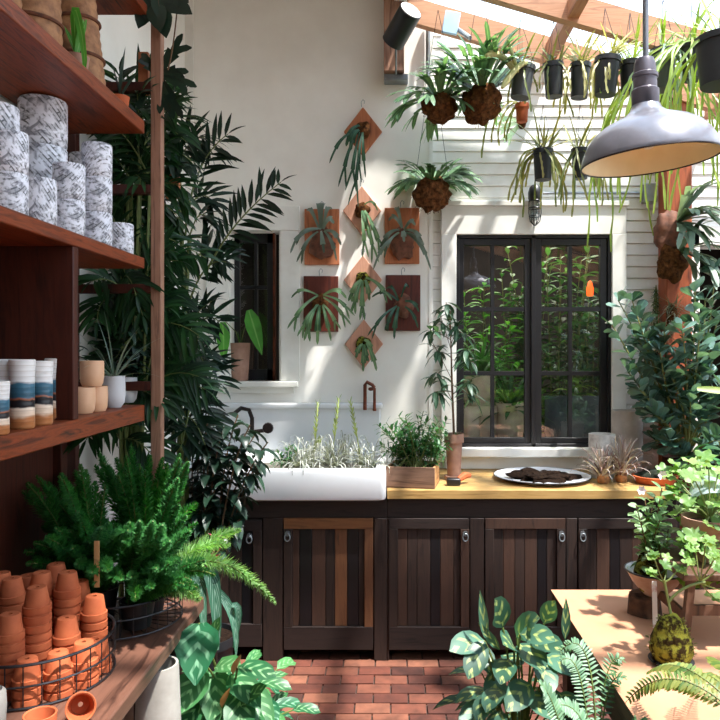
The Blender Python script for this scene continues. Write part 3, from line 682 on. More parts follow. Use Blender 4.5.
def bushy(t, c):
    mb = MB()
    for i in range(12): along(mb, bez(c, c + V((U(-.03, .03), U(-.03, .03), .06)), c + V((U(-.1, .1), U(-.1, .1), U(.08, .2))), 5), 7, .06, .026, 'oval', droop=.8)
    mb.build('leaves', L_dark, t)
planter(114, -1.02, .04, .115, 'rounded off-white planter with fine spidery leaves', thin_leaves)
planter(128, -1.06, .036, .1, 'smaller shaded white planter at the end of the shelf with dark leaves', bushy)
t = thing('leafy_cup_plant', 'low dark leafed plant growing behind the peach cups', 'potted plant', (-1.17, 2.42, ZS3 + .001)); c = V((-1.17, 2.42, ZS3 + .001))
pot(t, c, .04, .03, .08, M_blackp); bushy(t, c + V((0, 0, .08))); 
# ---- top shelf: woven baskets etc.
def cone_basket(c, r0, r1, h, label, rot):
    t = thing('woven_basket', label, 'basket', c, 'woven baskets on the top shelf'); mb = MB(); prof = [(0, 0), (r0, 0)] + [(r0 + (r1 - r0) * i / 24 + .003 * (i % 2), h * i / 24) for i in range(1, 25)] + [(r1 - .008, h), (r0 - .01, .01), (0, .01)]
    mb.lathe(c, prof, 40, rot=rot); mb.build('body', M_wicker, t)
    mb = MB(); ax = rot if rot is not None else Matrix.Identity(3)
    for z, col in ((.3, 0), (.62, 0)):
        rr = r0 + (r1 - r0) * z + .005; mb.tube([V(c) + ax @ V((rr * math.cos(q), rr * math.sin(q), h * z)) for q in [i * 2 * PI / 24 for i in range(25)]], .006, 6, cap=False)
    mb.build('braid', mat('dark_braid', '#6d3f26', '#4e2b1a', rough=.8, scale=40), t)
cone_basket((-1.085, 2.42, 2.511), .085, .06, .4, 'large woven basket with reddish braid at the far side of the top shelf', Matrix.Rotation(-.05, 3, 'Y'))
cone_basket((-1.10, 2.13, 2.511), .085, .07, .36, 'pale woven basket nearer the photo corner on the top shelf', None)
cone_basket((-1.10, 1.9, 2.511), .08, .07, .36, 'woven basket cut off by the top photo edge', None)
t = thing('trailing_cactus', 'potted trailing cactus with one long flat green stem hanging over the top shelf edge', 'potted plant', (-1.04, 2.27, 2.511)); c = V((-1.03, 2.27, 2.511))
pot(t, c, .04, .03, .07, M_terra_old); mb = MB()
mb.leaf(None, None, 0, .026, 'strap', pts=bez(c + V((0, 0, .07)), P(70, -25, 2.27), P(82, 35, 2.2), 6) + [P(85, 60, 2.2), P(84, 82, 2.2)], up=V((0, -1, .2)))
for k in range(3): mb.leaf(c + V((0, 0, .07)), rdir((.8, 1.4)), .12, .025, 'strap', .5, .2)
mb.build('stems', L_bright, t)
t = thing('small_pot_plant', 'small orange pot with upright dark leaf at the end of the top shelf', 'potted plant', (-1.03, 2.62, 2.511)); c = V((-1.03, 2.63, 2.511))
pot(t, c, .035, .025, .07, M_terra); mb = MB(); mb.leaf(c + V((0, 0, .06)), (.1, 0, 1), .2, .03, 'lance', .1, .3); mb.leaf(c + V((0, 0, .06)), (-.2, 0, 1), .14, .025, 'lance', .2, .3); mb.leaf(c + V((0, 0, .06)), (.4, 0, .8), .13, .02, 'lance', .4, .3); mb.build('leaves', L_dark, t)

# ================================================================ terracotta pots in basket
def wire_basket(name, c, r, zs, label, nv=30):
    t = thing(name, label, 'basket', c, 'round wire baskets on the bench'); c = V(c)
    mb = MB()
    for z, rr in zs: mb.tube([c + V((r * math.cos(q), r * math.sin(q), z)) for q in [i * 2 * PI / 40 for i in range(41)]], rr, 6, cap=False)
    mb.build('rings', M_steel, t); mb = MB()
    for i in range(nv):
        q = i * 2 * PI / nv; p = V((math.cos(q), math.sin(q), 0)); mb.tube([c + p * r + V((0, 0, zs[-1][0])), c + p * r + V((0, 0, zs[0][0])), c + p * r * .2 + V((0, 0, zs[0][0]))], .0018, 4)
    mb.build('wires', M_steel, t); return t
wire_basket('wire_basket', (-1.045, 2.05, BZ), .212, ((.006, .0035), (.063, .003), (.12, .004)), 'round wire basket packed with stacks of upturned terracotta pots')
mb = MB(); mb.lathe((0, 0, 0), [(.0065, .068), (.024, .068), (.026, .066), (.034, .02), (.038, .019), (.0385, .001), (.037, 0), (.0335, .002), (.031, .018), (.0225, .062), (.0065, .064), (.0065, .068)], 28)
proto = mb.build('terracotta_pot', M_terra); first = True
G = 'terracotta pots stacked upside down in the wire basket'
stacks = [(40, 590, 2.0, 'tall terracotta stack in the middle'), (65, 570, 2.14, 'tallest slim terracotta stack right of the middle'), (12, 615, 1.93, 'front terracotta stack near the photo edge'), (65, 618, 2.03, 'shorter terracotta stack just in front of the tallest'),
          (91, 595, 2.13, 'terracotta stack beside the fern basket'), (20, 577, 2.09, 'rear terracotta stack behind the photo edge stack'), (42, 576, 2.12, 'rear terracotta stack just behind the middle one'), (55, 567, 2.24, 'rearmost terracotta stack'),
          (78, 577, 2.22, 'rear terracotta stack peeking out right of the tallest'), (6, 569, 2.16, 'rear terracotta stack cut by the photo edge'), (30, 573, 2.19, 'barely seen terracotta stack among the rear ones'), (35, 661, 1.90, 'low terracotta stack against the front wires'),
          (63, 650, 1.945, 'low leaning terracotta stack at the front wires'), (81, 645, 2.0, 'low terracotta stack right of the leaning one'), (92, 636, 2.06, 'low terracotta stack by the far right wires')]
cb = V((-1.045, 2.05)); done = []
pts2 = []
for (px, py, Y, lb) in stacks:
    pts2.append([(px - CX) * Y / F, Y])
for it in range(60):
    for i in range(len(pts2)):
        for j in range(i):
            dx = pts2[i][0] - pts2[j][0]; dy = pts2[i][1] - pts2[j][1]; d = math.hypot(dx, dy)
            if d < .0785: k = (.0785 - d) / 2 / max(d, 1e-4); pts2[i][1] += dy * k; pts2[j][1] -= dy * k; pts2[i][0] += dx * k * .6; pts2[j][0] -= dx * k * .6
        dx = pts2[i][0] - cb[0]; dy = pts2[i][1] - cb[1]; d = math.hypot(dx, dy)
        if d > .168: pts2[i][0] = cb[0] + dx * .168 / d; pts2[i][1] = cb[1] + dy * .168 / d
for (px, py, Y0, lb), (X, Y) in zip(stacks, pts2):
    zt = EYE - (py - CY) * Y / F; n = max(1, round((zt - BZ - .07) / .026) + 1); z = BZ + .002; tx, ty = U(-.004, .004), U(-.004, .004)
    for k in range(n):
        L = ('topmost upturned pot of the ' if k == n - 1 else 'pot nested below the top of the ') + lb
        tagged_copy(proto, (X + tx * k / n, Y + ty * k / n, z + .026 * k), L, 'pot', G, (U(-.03, .03), U(-.03, .03), U(0, 6)))
tagged_copy(proto, P(95, 712, 1.68) + V((0, 0, .0)), 'loose terracotta pot tipped on its side on the bench before the basket', 'pot', 'loose terracotta pots on the bench', (2.3, .5, .3))
proto_last = [o for o in COL.objects if o.get('group') == 'loose terracotta pots on the bench'][0]; proto_last.location = (-.79, 1.765, BZ + .052); proto_last.rotation_euler = (-1.9, .4, .3); proto_last.scale = (.95,) * 3
tagged_copy(proto, (-.86, 1.70, BZ + .072), 'loose terracotta pot mouth up at the bottom photo edge', 'pot', 'loose terracotta pots on the bench', (PI, 0, 0))
t = thing('grey_pot', 'smooth pale grey pot partly cut by the photo edge on the bench', 'pot', (-.985, 1.70, BZ)); mb = MB(); mb.lathe((-.985, 1.70, BZ), [(0, 0), (.03, 0), (.036, .01), (.04, .09), (.038, .12), (.03, .128), (.028, .12), (0, .02)], 28); mb.build('body', M_concrete, t)

# ================================================================ foxtail ferns
wire_basket('wire_basket', (-.955, 2.47, BZ), .2, ((.012, .003), (.07, .003), (.115, .0035)), 'round wire basket holding black nursery pots of feathery fern')
def plume(mbN, mbS, pts, r, n, L, mi=0):
    K = len(pts) - 1; mbS.tube(pts, .0025, 4)
    for i in range(n):
        t = (i + .5) / n; q = t * K; k = min(int(q), K - 1); p = pts[k].lerp(pts[k + 1], q - k); T = (pts[k + 1] - pts[k]).normalized()
        o = T.orthogonal().normalized(); rr = r * (math.sin(PI * min(1, .15 + .85 * t)) ** .5 if t < .6 else math.sin(PI * (.15 + .85 * t)) ** .6 + .12)
        for j in range(7):
            a = U(0, 2 * PI); d = (Matrix.Rotation(a, 3, T) @ o) + T * U(.3, 1.0); d.normalize(); s = T.cross(d).normalized() * .0022; e = p + d * rr * U(.8, 1.2); mm = p + (e - p) * .5
            mbN.add([p - s * .5, mm - s * 1.3, e, mm + s * 1.3], [(0, 1, 2, 3)], mi, [(0, 0)] * 4)
def foxtail(c, targets, label, potr=.075, ph=.12, extra=None):
    t = thing('foxtail_fern', label, 'potted plant', c, 'feathery ferns in the wire basket'); c = V(c); pot(t, c, potr, potr * .75, ph, M_blackp); n = MB(); s = MB(); b = c + V((0, 0, ph - .01))
    for tp, lift, li in targets:
        tp = V(tp); tp.x = max(tp.x, XL + .06); ctl = b.lerp(tp, .5) + V((0, 0, lift)); pts = bez(b + V((U(-.03, .03), U(-.03, .03), 0)), ctl, tp, 10); ln = (tp - b).length; plume(n, s, pts, U(.04, .046) if li else U(.028, .038), int(ln * (300 if li else 230)), ln, li)
    n.build('foliage', [L_fox, L_foxb], t); s.build('stems', M_stem, t)
def tg(px, py, Y, lift=.08, li=0): return (P(px, py, Y), lift, li)
def around(px0, px1, py0, py1, Y0, Y1, n, lift=.06): return [tg(U(px0, px1), U(py0, py1), U(Y0, Y1), lift) for _ in range(n)]
foxtail((-1.03, 2.42, BZ + .015), around(20, 110, 462, 560, 2.2, 2.6, 40) + around(25, 125, 520, 585, 2.15, 2.4, 22) + [tg(75, 470, 2.4), tg(60, 505, 2.3), tg(30, 500, 2.4), tg(108, 570, 2.15, .1), tg(128, 530, 2.2, .1), tg(15, 520, 2.5)], 'dark feathery fern at the shaded side of the wire basket')
foxtail((-.89, 2.52, BZ + .015), around(95, 190, 448, 560, 2.35, 2.75, 46) + around(110, 200, 530, 590, 2.2, 2.5, 24) + [tg(131, 445, 2.6), tg(150, 455, 2.6), tg(170, 470, 2.65), tg(185, 480, 2.7), tg(197, 503, 2.6), tg(145, 470, 2.5), tg(116, 458, 2.6)], 'tall bright feathery fern in the middle of the wire basket')
foxtail((-.875, 2.385, BZ + .015), around(125, 205, 520, 600, 2.12, 2.5, 34) + [tg(240, 530, 2.55, .09, 1), (P(276, 604, 2.3), .28, 1), tg(230, 545, 2.4, .12, 1), tg(200, 600, 2.3, .1, 1), tg(215, 575, 2.3, .1), tg(205, 560, 2.3, .05), tg(135, 600, 2.15, .1)], 'feathery fern whose pale plume arches out over the floor', .06, .09)
mb = MB(); q = P(97, 541, 2.2); e = P(94, 578, 2.2); mb.box((q.x - .01, q.y, e.z - .03), (q.x + .007, q.y + .004, q.z)); tag(mb.build('plant_stake', M_crateY, bevel=.001), 'small blank wooden plant stake standing in front of the dark fern', 'plant marker')
# tall concrete planter below the bench
t = thing('tall_planter', 'tall pale concrete cylinder planter standing under the bench', 'planter', (-.775, 2.3, 0)); mb = MB(); mb.lathe((-.775, 2.3, 0), [(0, 0), (.085, 0), (.088, .01), (.066, .585), (.064, .6), (.056, .6), (.054, .5), (0, .5)], 32); mb.build('body', M_concrete, t)

# ================================================================ palms by the side wall
def floor_pot(t, c, r, h, m_): pot(t, c, r, r * .75, h, m_, rim=.01, rimh=.04)
t = thing('potted_palm', 'large dark palm with long feathered fronds beside the small window', 'potted plant', (-1.02, 3.35, 0)); c = V((-1.02, 3.35, 0)); floor_pot(t, c, .17, .32, M_blackp)
mL, mS = MB(), MB()
crowns = []
for px, py, Y in ((178, 160, 3.35), (190, 235, 3.3), (172, 300, 3.3), (195, 330, 3.4), (180, 400, 3.3)):
    tip = P(px, py, Y); b = c + V((U(-.06, .06), U(-.06, .06), .3)); s = bez(b, b.lerp(tip, .5) + V((U(-.05, .05), 0, 0)), tip, 10); mS.tube(s, [.012] * 11, 6); crowns.append(s)
spec = [((205, 275, 3.3), (228, 222, 3.25), (281, 182, 3.2), 13, .17), ((185, 240, 3.3), (190, 160, 3.3), (228, 134, 3.25), 9, .2), ((180, 200, 3.3), (172, 140, 3.3), (195, 138, 3.2), 8, .2),
        ((190, 300, 3.35), (205, 255, 3.3), (226, 262, 3.25), 7, .17), ((190, 350, 3.35), (200, 305, 3.3), (220, 322, 3.25), 7, .16), ((185, 400, 3.35), (195, 350, 3.3), (222, 385, 3.2), 8, .18),
        ((182, 240, 3.3), (160, 190, 3.2), (150, 230, 3.1), 8, .2), ((180, 300, 3.3), (160, 260, 3.2), (158, 330, 3.1), 8, .2), ((180, 380, 3.3), (165, 330, 3.2), (150, 400, 3.1), 8, .2),
        ((182, 220, 3.4), (200, 180, 3.5), (215, 205, 3.5), 8, .17), ((180, 430, 3.3), (190, 400, 3.2), (205, 445, 3.2), 8, .18), ((175, 180, 3.3), (165, 120, 3.3), (150, 150, 3.2), 7, .18), ((190, 270, 3.4), (210, 230, 3.5), (222, 262, 3.5), 8, .18),
        ((188, 330, 3.3), (200, 380, 3.2), (180, 450, 3.1), 8, .18), ((190, 400, 3.4), (205, 400, 3.5), (215, 430, 3.5), 7, .16)]
for a, b, e, n, L in spec:
    hor = (P(*e) - P(*a)).normalized()
    pinnate(mL, mS, bez(P(*a), P(*b), P(*e), 9), n, L, .025, .85, .25, 'lance', .45, planeN=V((0, -1, .35)), rs=(.006, .002))
for k in range(13):
    s = random.choice(crowns); p = s[random.randint(4, 10)]; d = V((U(-.3, 1), U(-.7, .6), U(.1, .7))); e = p + d.normalized() * U(.3, .42); e.x = min(max(e.x, XL + .1), P(212, 0, e.y).x); pinnate(mL, mS, bez(p, p + V((0, 0, .15)) + d * .15, e - V((0, 0, .1)), 8), 9, .17, .021, .9, .25, 'lance', .7, planeN=V((0, -.6, .8)))
mL.v = [(max(x, XL + .004), y, z) for x, y, z in mL.v]; mL.build('fronds', L_palm, t); mS.build('stems', M_stem, t)
t = thing('broadleaf_palm', 'green bamboo palm filling the gap behind the shelves', 'potted plant', (-1.12, 2.98, 0)); c = V((-1.12, 2.96, 0)); floor_pot(t, c, .13, .28, M_terra_old)
mL, mS = MB(), MB()
for px, py in ((115, 120), (140, 150), (100, 160), (125, 200), (105, 280), (135, 300), (115, 330), (145, 250), (95, 330), (150, 180), (135, 420), (110, 400), (125, 130), (110, 190), (95, 300), (120, 290), (145, 330), (100, 370), (130, 360), (118, 240), (140, 200), (100, 420), (120, 440), (145, 390)):
    a = P(px, py, U(2.9, 3.05)); a.x = max(a.x, XL + .15); b = c + V((U(-.05, .05), U(-.04, .04), .27)); mS.tube(bez(b, b.lerp(a, .6), a, 6), .007, 5)
    for k in range(5):
        d = V((U(-.8, 1), U(-.5, .8), U(-.3, .8))).normalized(); e = a + d * .26; e.x = max(e.x, XL + .12); pinnate(mL, mS, bez(a, a + d * .12 + V((0, 0, .08)), e, 6), 8, .18, .023, .75, .1, 'lance', .8, planeN=V((U(-.3, .3), -1, .6)))
mL.v = [(max(x, XL + .004), y, z) for x, y, z in mL.v]; mS.v = [(max(x, XL + .004), y, z) for x, y, z in mS.v]; mL.build('fronds', L_bamb, t); mS.build('stems', M_stem, t)
# ivy like dark plant in front of sink
t = thing('dark_leafy_shrub', 'dark drooping leafy shrub in front of the left end of the sink', 'potted plant', (-.9, 3.3, 0)); c = V((-.88, 3.28, 0)); floor_pot(t, c, .14, .3, M_blackp)
mL, mS = MB(), MB()
for e in [(268, 442), (262, 458), (250, 425), (238, 415), (225, 425), (212, 440), (240, 450), (222, 465), (205, 470), (248, 470), (215, 490), (235, 500), (228, 515), (245, 495), (208, 420), (200, 450), (196, 430), (190, 480), (240, 520), (215, 530), (200, 510), (255, 435)]:
    tip = P(e[0], e[1], U(3.2, 3.45)); b = c + V((U(-.05, .05), U(-.05, .05), .28)); mid = b.lerp(tip, .6) + V((-.06, 0, .16)); pts = bez(b, mid, tip, 9); mS.tube(pts, .004, 4)
    along(mL, pts, 15, .11, .048, 'heart', .45, .8, 1.6, upb=-.2, fold=.35)
mL.build('leaves', L_dark, t); mS.build('stems', M_bstem, t)
# climbing foliage at photo top left, on ladder post
t = thing('climbing_plant', 'dark glossy climber hanging from the top of the ladder rack post', 'plant', P(155, 5, 2.74)); mL, mS = MB(), MB()
mS.tube([P(150, -40, 2.72), P(158, 0, 2.72), P(160, 15, 2.72)], .006, 5)
for a, d in (((150, -8), (-.1, 0, -1)), ((160, -5), (.2, 0, -1)), ((165, -15), (.5, 0, -1)), ((155, 5), (.3, -.2, -1)), ((150, 0), (-.5, 0, -1)), ((165, 0), (.9, 0, -.3)), ((160, 8), (.25, 0, -1)), ((168, -20), (.8, 0, -.7))): mL.leaf(P(a[0], a[1], 2.72), d, .12, .08, 'heart', .3, .2, 5, up=V((0, -1, 0)), roll=U(-.3, .3))
mS.tube(bez(P(180, -30, 2.76), P(176, 40, 2.76), P(168, 70, 2.76), 8), .003, 4)
mL.build('leaves', L_dark, t); mS.build('stems', M_bstem, t)
t = thing('mounted_fern', 'dark antler fern on a small board fixed high on the ladder rack post', 'mounted plant', P(152, 75, 2.74)); mb = MB(); q = P(144, 70, 2.8); mb.box((q.x - .02, 2.79, q.z - .1), (q.x + .02, 2.81, q.z + .07)); mb.build('board', M_plaque, t, bevel=.003)
mb = MB(); q = P(158, 75, 2.78)
for d, L in (((.5, 0, .9), .2), ((.9, 0, -.1), .16), ((.5, 0, -.8), .2), ((.3, -.3, -1), .18), ((-.6, 0, -.5), .16), ((.6, 0, .2), .13), ((-.3, -.2, .5), .1)): stag(mb, q, d, L, .05, 2, .6, up=V((0, -1, 0)))
mb.build('fronds', L_dark, t)
t = thing('mounted_fern', 'dark antler fern on an upright brown board hung in the palm foliage', 'mounted plant', P(172, 165, 3.05)); q = P(172, 166, 3.05); mb = MB(); mb.box((q.x - .03, 3.05, q.z - .14), (q.x + .03, 3.075, q.z + .13)); mb.build('board', M_plaque, t, bevel=.003)
mb = MB()
for k in range(9): stag(mb, q + V((.01, -.01, U(-.05, .08))), V((U(-.2, 1), U(-1, -.2), U(-.5, .7))), .2, .04, 2, 1.2)
mb.build('fronds', L_dark, t); mb = MB(); mb.tube([q + V((0, .0, .13)), q + V((0, 0, .2)), q + V((.01, 0, .35))], .002, 4); mb.build('hanger', M_steel, t)
# bromeliad on stand beyond the bench
t = thing('plant_stand', 'dark narrow plant stand just beyond the end of the bench', 'stand', (-.84, 2.98, 0)); mb = MB(); mb.lathe((-.84, 2.98, .5), [(0, 0), (.1, 0), (.1, .02), (0, .02)], 20); mb.build('top', M_darkwood, t)
for i in range(3): q = i * 2.1; mb = MB(); mb.tube([V((-.84 + .07 * math.cos(q), 2.98 + .07 * math.sin(q), .5)), V((-.84 + .1 * math.cos(q), 2.98 + .1 * math.sin(q), 0))], .01, 6); mb.build('leg', M_darkwood, t)
t = thing('bromeliad', 'bromeliad with banded drooping strap leaves and pink flower spike', 'potted plant', (-.82, 2.95, .521)); c = V((-.83, 2.96, .521)); pot(t, c, .075, .055, .12, M_terra_old); mb = MB(); b = c + V((0, 0, .12))
for e, ct, W in (((218, 650), (216, 535), .06), ((236, 656), (240, 590), .035), ((205, 640), (200, 560), .045), ((196, 590), (195, 545), .05), ((225, 560), (222, 545), .045)):
    mb.leaf(None, None, 0, W, 'strap', pts=bez(b, P(ct[0], ct[1], 2.85), P(e[0], e[1], 2.84), 9), up=V((0, -.8, .6)), fold=.25)
mb.leaf(None, None, 0, .03, 'strap', pts=bez(P(232, 605, 2.86), P(245, 600, 2.86), P(233, 648, 2.86), 6), up=V((0, -.8, .6)))
mb.build('leaves', L_brom, t); mb = MB(); q = P(217, 545, 2.72); mb.tube([b, q], .004, 5)
for k in range(9): mb.leaf(q + V((0, 0, .01 * (k - 6))), V((U(-1, 1), U(-1, 0), U(.2, 1))), .045, .018, 'oval', .1)
mb.build('flower_spike', mat('pink_bract', '#d0557a', '#b83a60', rough=.5), t)
# variegated floor plant
t = thing('veined_leaf_plant', 'floor plant with large pale veined leaves below the end of the bench', 'potted plant', (-.6, 2.58, 0)); c = V((-.6, 2.58, 0)); floor_pot(t, c, .15, .24, M_terra_old); mL, mS = MB(), MB(); b = c + V((0, 0, .22))
big = [((197, 655), .2, .15, (.1, -.6, -.6)), ((192, 690), .17, .12, (-.4, -.7, -.4)), ((215, 700), .2, .12, (.2, -.8, -.5)), ((225, 668), .15, .08, (.5, -.4, .4)), ((245, 690), .18, .1, (.7, -.6, -.1)), ((255, 672), .15, .07, (.9, -.3, .2)), ((262, 712), .17, .09, (.6, -.6, -.4)), ((240, 715), .18, .11, (.2, -.8, -.4)), ((205, 725), .18, .12, (-.3, -.8, -.4)), ((188, 720), .16, .1, (-.6, -.6, -.4)), ((232, 745), .18, .12, (.3, -.8, -.4)), ((262, 740), .16, .1, (.8, -.6, -.4)), ((213, 640), .14, .06, (.25, -.1, 1)), ((250, 700), .14, .06, (.5, -.2, .7)), ((228, 720), .15, .07, (-.2, -.6, .5)), ((200, 750), .18, .12, (-.3, -.8, -.4))]
for i, ((px, py), L, W, d) in enumerate(big):
    q = P(px, py, U(2.35, 2.5)); d = V(d).normalized(); st = q - d * L * .45 + V((0, 0, .02)); mS.tube(bez(b, b.lerp(st, .5) + V((0, 0, .08)), st, 6), .004, 5)
    mL.leaf(st, d, L, W, 'heart' if i % 2 == 0 else 'oval', .5, .2, 5, up=V((0, -.5, .8)), wave=.06, mi=1 if i in (0,) else 0)
for k in range(60):
    a = U(0, 2 * PI); rr = U(.05, .27); st = b + V((rr * math.cos(a), rr * math.sin(a) * .9, U(.0, .22) - rr * .3)); mL.leaf(st, V((math.cos(a), math.sin(a) - .3, U(-.2, .7))), U(.09, .16), U(.035, .06), 'oval', .9, .25, 5, up=V((0, -.4, .9)), wave=.08, mi=random.choice((0, 0, 1))); mS.tube([b, st], .003, 4)
for (px, py) in ((233, 675), (222, 708)): mL.leaf(P(px, py, 2.4), V((.3, -.3, .9)), .1, .03, 'lance', .3, .4, mi=2)
mL.build('leaves', [L_var, L_heart, leafmat('dry_leaf', '#c08a60', '#b07850', trans=.2)], t); mS.build('stems', M_stem, t)

# ================================================================ wall staghorns
def plaque(px, py, kind, label, mtl, base_mtl, frond_mtl, fronds, hook=True, moss=(.045, .05), lo=0):
    c = P(px, py, YW - .012); t = thing('mounted_fern', label, 'mounted plant', c, 'antler ferns mounted on the plaster wall'); mb = MB()
    if kind == 'sq':
        mb.box((c.x - .107, YW - .022, c.z - .172), (c.x + .107, YW - .001, c.z + .172))
    else:
        hw, hh = .118, .152; vs = [(c.x - hw, 0, c.z), (c.x, 0, c.z - hh), (c.x + hw, 0, c.z), (c.x, 0, c.z + hh)]
        mb.add([(x, YW - .001, z) for x, _, z in vs] + [(x, YW - .022, z) for x, _, z in vs], [(3, 2, 1, 0), (4, 5, 6, 7), (0, 1, 5, 4), (1, 2, 6, 5), (2, 3, 7, 6), (3, 0, 4, 7)], 0, None, False)
    mb.build('board', mtl, t, bevel=.003)
    q = c + V((0, -.03, lo)); mb = MB(); mb.blob(q, (moss[0], .035, moss[1]), 12, amp=.35, fr=30); mb.build('shield_mound', base_mtl, t)
    if hook:
        mb = MB(); z = .172 if kind == 'sq' else .15; mb.tube([c + V((-.008, -.012, z)), c + V((-.01, -.014, z + .03)), c + V((0, -.014, z + .045)), c + V((.012, -.014, z + .035)), c + V((.008, -.014, z + .02))], .0022, 5); mb.build('hanger', M_galv, t)
    mb = MB()
    for (ex, ey, ox, oy, W, out, fk) in fronds:    # tip offset px, root offset px
        a = q + V((ox / 161.6, -.02, -oy / 161.6)); e = c + V((ex / 161.6, -out, -ey / 161.6)); d = e - a; L = d.length; mid = a + d * .5 + V((0, -.06, .03)); pts = bez(a, mid, a + d * .72, 6)
        mb.leaf(None, None, 0, W, 'strap2', pts=pts, up=V((0, -1, .1)), fold=.12); T = (pts[-1] - pts[-2]).normalized(); S = T.cross(V((0, -1, 0))).normalized()
        for k in range(fk):
            an = (k - (fk - 1) / 2) * .5 + U(-.1, .1); mb.leaf(pts[-1] - T * .004, T * math.cos(an) + S * math.sin(an), L * .36, W * .6, 'tip', .5, .12, 4, up=V((0, -1, .1)))
    mb.build('fronds', frond_mtl, t)
dn = lambda n, x0, x1, y0, y1, W=.022, out=.14, fk=2: [(U(x0, x1), U(y0, y1), U(-4, 4), U(-8, 2), W, out * U(.7, 1.2), fk) for _ in range(n)]
plaque(363, 132, 'di', 'topmost antler fern on a dark brown diamond board, fronds trailing down', M_plaqueD and M_plaque, M_moss2, L_stagd, [(-34, 30, -4, 0, .022, .14, 1), (-22, 54, -4, 0, .022, .13, 2), (-12, 58, -2, 0, .022, .13, 2), (-8, 72, 0, 0, .02, .12, 2), (-5, 50, 0, 0, .02, .12, 2), (-14, 20, -2, 0, .04, .1, 1), (2, 45, 0, 0, .02, .1, 1), (-18, 15, -2, -4, .035, .1, 1)])
plaque(362, 211, 'di', 'second diamond antler fern from the top on a pale board with a white shield', M_plaqueP, M_moss2, L_stag, [(14, 50, 2, 0, .022, .12, 2), (22, 42, 2, 0, .022, .14, 2), (4, 45, 0, 0, .022, .12, 2), (16, 30, 2, 0, .025, .12, 1), (18, -2, 2, -4, .016, .12, 1), (8, 28, 0, 0, .025, .1, 1)])
plaque(363, 280, 'di', 'third diamond antler fern from the top with one grey frond reaching sideways', M_plaqueP, M_moss, L_stag, [(-10, 32, 0, 0, .03, .12, 2), (0, 38, 0, 0, .03, .13, 2), (-14, 20, 0, 0, .03, .12, 2), (28, 18, 2, -2, .028, .16, 2), (8, 20, 2, 0, .03, .1, 1)])
plaque(364, 344, 'di', 'lowest and smallest antler fern on a pale diamond board', M_plaqueP, M_moss, L_stag, [(14, 24, 2, -2, .03, .12, 1), (4, 16, 0, 0, .03, .12, 2), (-8, 12, 0, 0, .03, .12, 1), (0, 26, 0, 0, .028, .1, 1), (10, 6, 0, -4, .03, .1, 1)])
plaque(322, 237, 'sq', 'upper antler fern nearest the small window on a rectangular reddish board', M_plaque, mat('shield_brown', '#80503a', '#4f3022', rough=.8, scale=20, bmp=.4), L_stagg, [(-32, 12, -2, -14, .026, .15, 1), (-22, 24, -2, -12, .024, .15, 2), (0, -40, 0, -14, .05, .08, 1), (-14, -32, -2, -14, .03, .1, 1), (10, -34, 2, -14, .03, .1, 1), (22, 6, 3, -12, .03, .15, 1), (18, 22, 3, -12, .024, .15, 1), (-26, 4, 0, -14, .022, .15, 1), (4, 16, 0, -12, .028, .14, 1), (14, -18, 2, -14, .035, .1, 1)], moss=(.078, .1), lo=-.045)
plaque(402, 236, 'sq', 'upper antler fern nearest the clapboards on a rectangular reddish board', M_plaque, MATS['shield_brown'], L_stagg, [(-30, 30, -2, -10, .024, .16, 1), (-22, 10, -2, -12, .03, .15, 2), (30, 30, 3, -10, .024, .16, 1), (22, 8, 3, -12, .03, .15, 1), (-8, -32, 0, -14, .03, .1, 1), (-14, -20, 0, -14, .03, .1, 1), (14, -14, 2, -12, .03, .1, 1), (26, 18, 3, -10, .024, .14, 1), (-20, 20, -2, -10, .022, .14, 1), (2, 6, 0, -10, .03, .14, 1)], moss=(.078, .1), lo=-.045)
plaque(321, 304, 'sq', 'lower antler fern nearest the small window on a dark mahogany board', M_plaqueD, M_moss2, L_stag, [(-30, 22, -2, -8, .026, .14, 2), (-28, -12, -2, -8, .022, .14, 1), (-14, 34, -2, 0, .034, .14, 2), (-2, 38, 0, 0, .036, .12, 1), (12, 34, 2, 0, .026, .14, 1), (34, 8, 4, -8, .022, .16, 2), (28, -12, 3, -8, .03, .12, 1), (-20, 30, 0, 0, .024, .14, 2), (20, 24, 2, 0, .022, .12, 2), (30, 18, 3, -6, .022, .14, 2)], moss=(.05, .06), lo=.0)
plaque(403, 303, 'sq', 'lower antler fern nearest the clapboards on a dark mahogany board', M_plaqueD, MATS['shield_brown'], L_stagd, [(-34, 30, -6, 0, .02, .14, 2), (-18, 26, -6, 0, .026, .12, 2), (-10, 34, -4, 0, .028, .12, 1), (-30, -12, -4, -4, .022, .14, 1), (-16, -20, -4, -4, .022, .12, 1), (6, -22, -2, -8, .02, .08, 1), (16, 22, 0, 0, .022, .14, 1), (18, 6, 0, -4, .024, .1, 1)], moss=(.06, .07), lo=-.02)
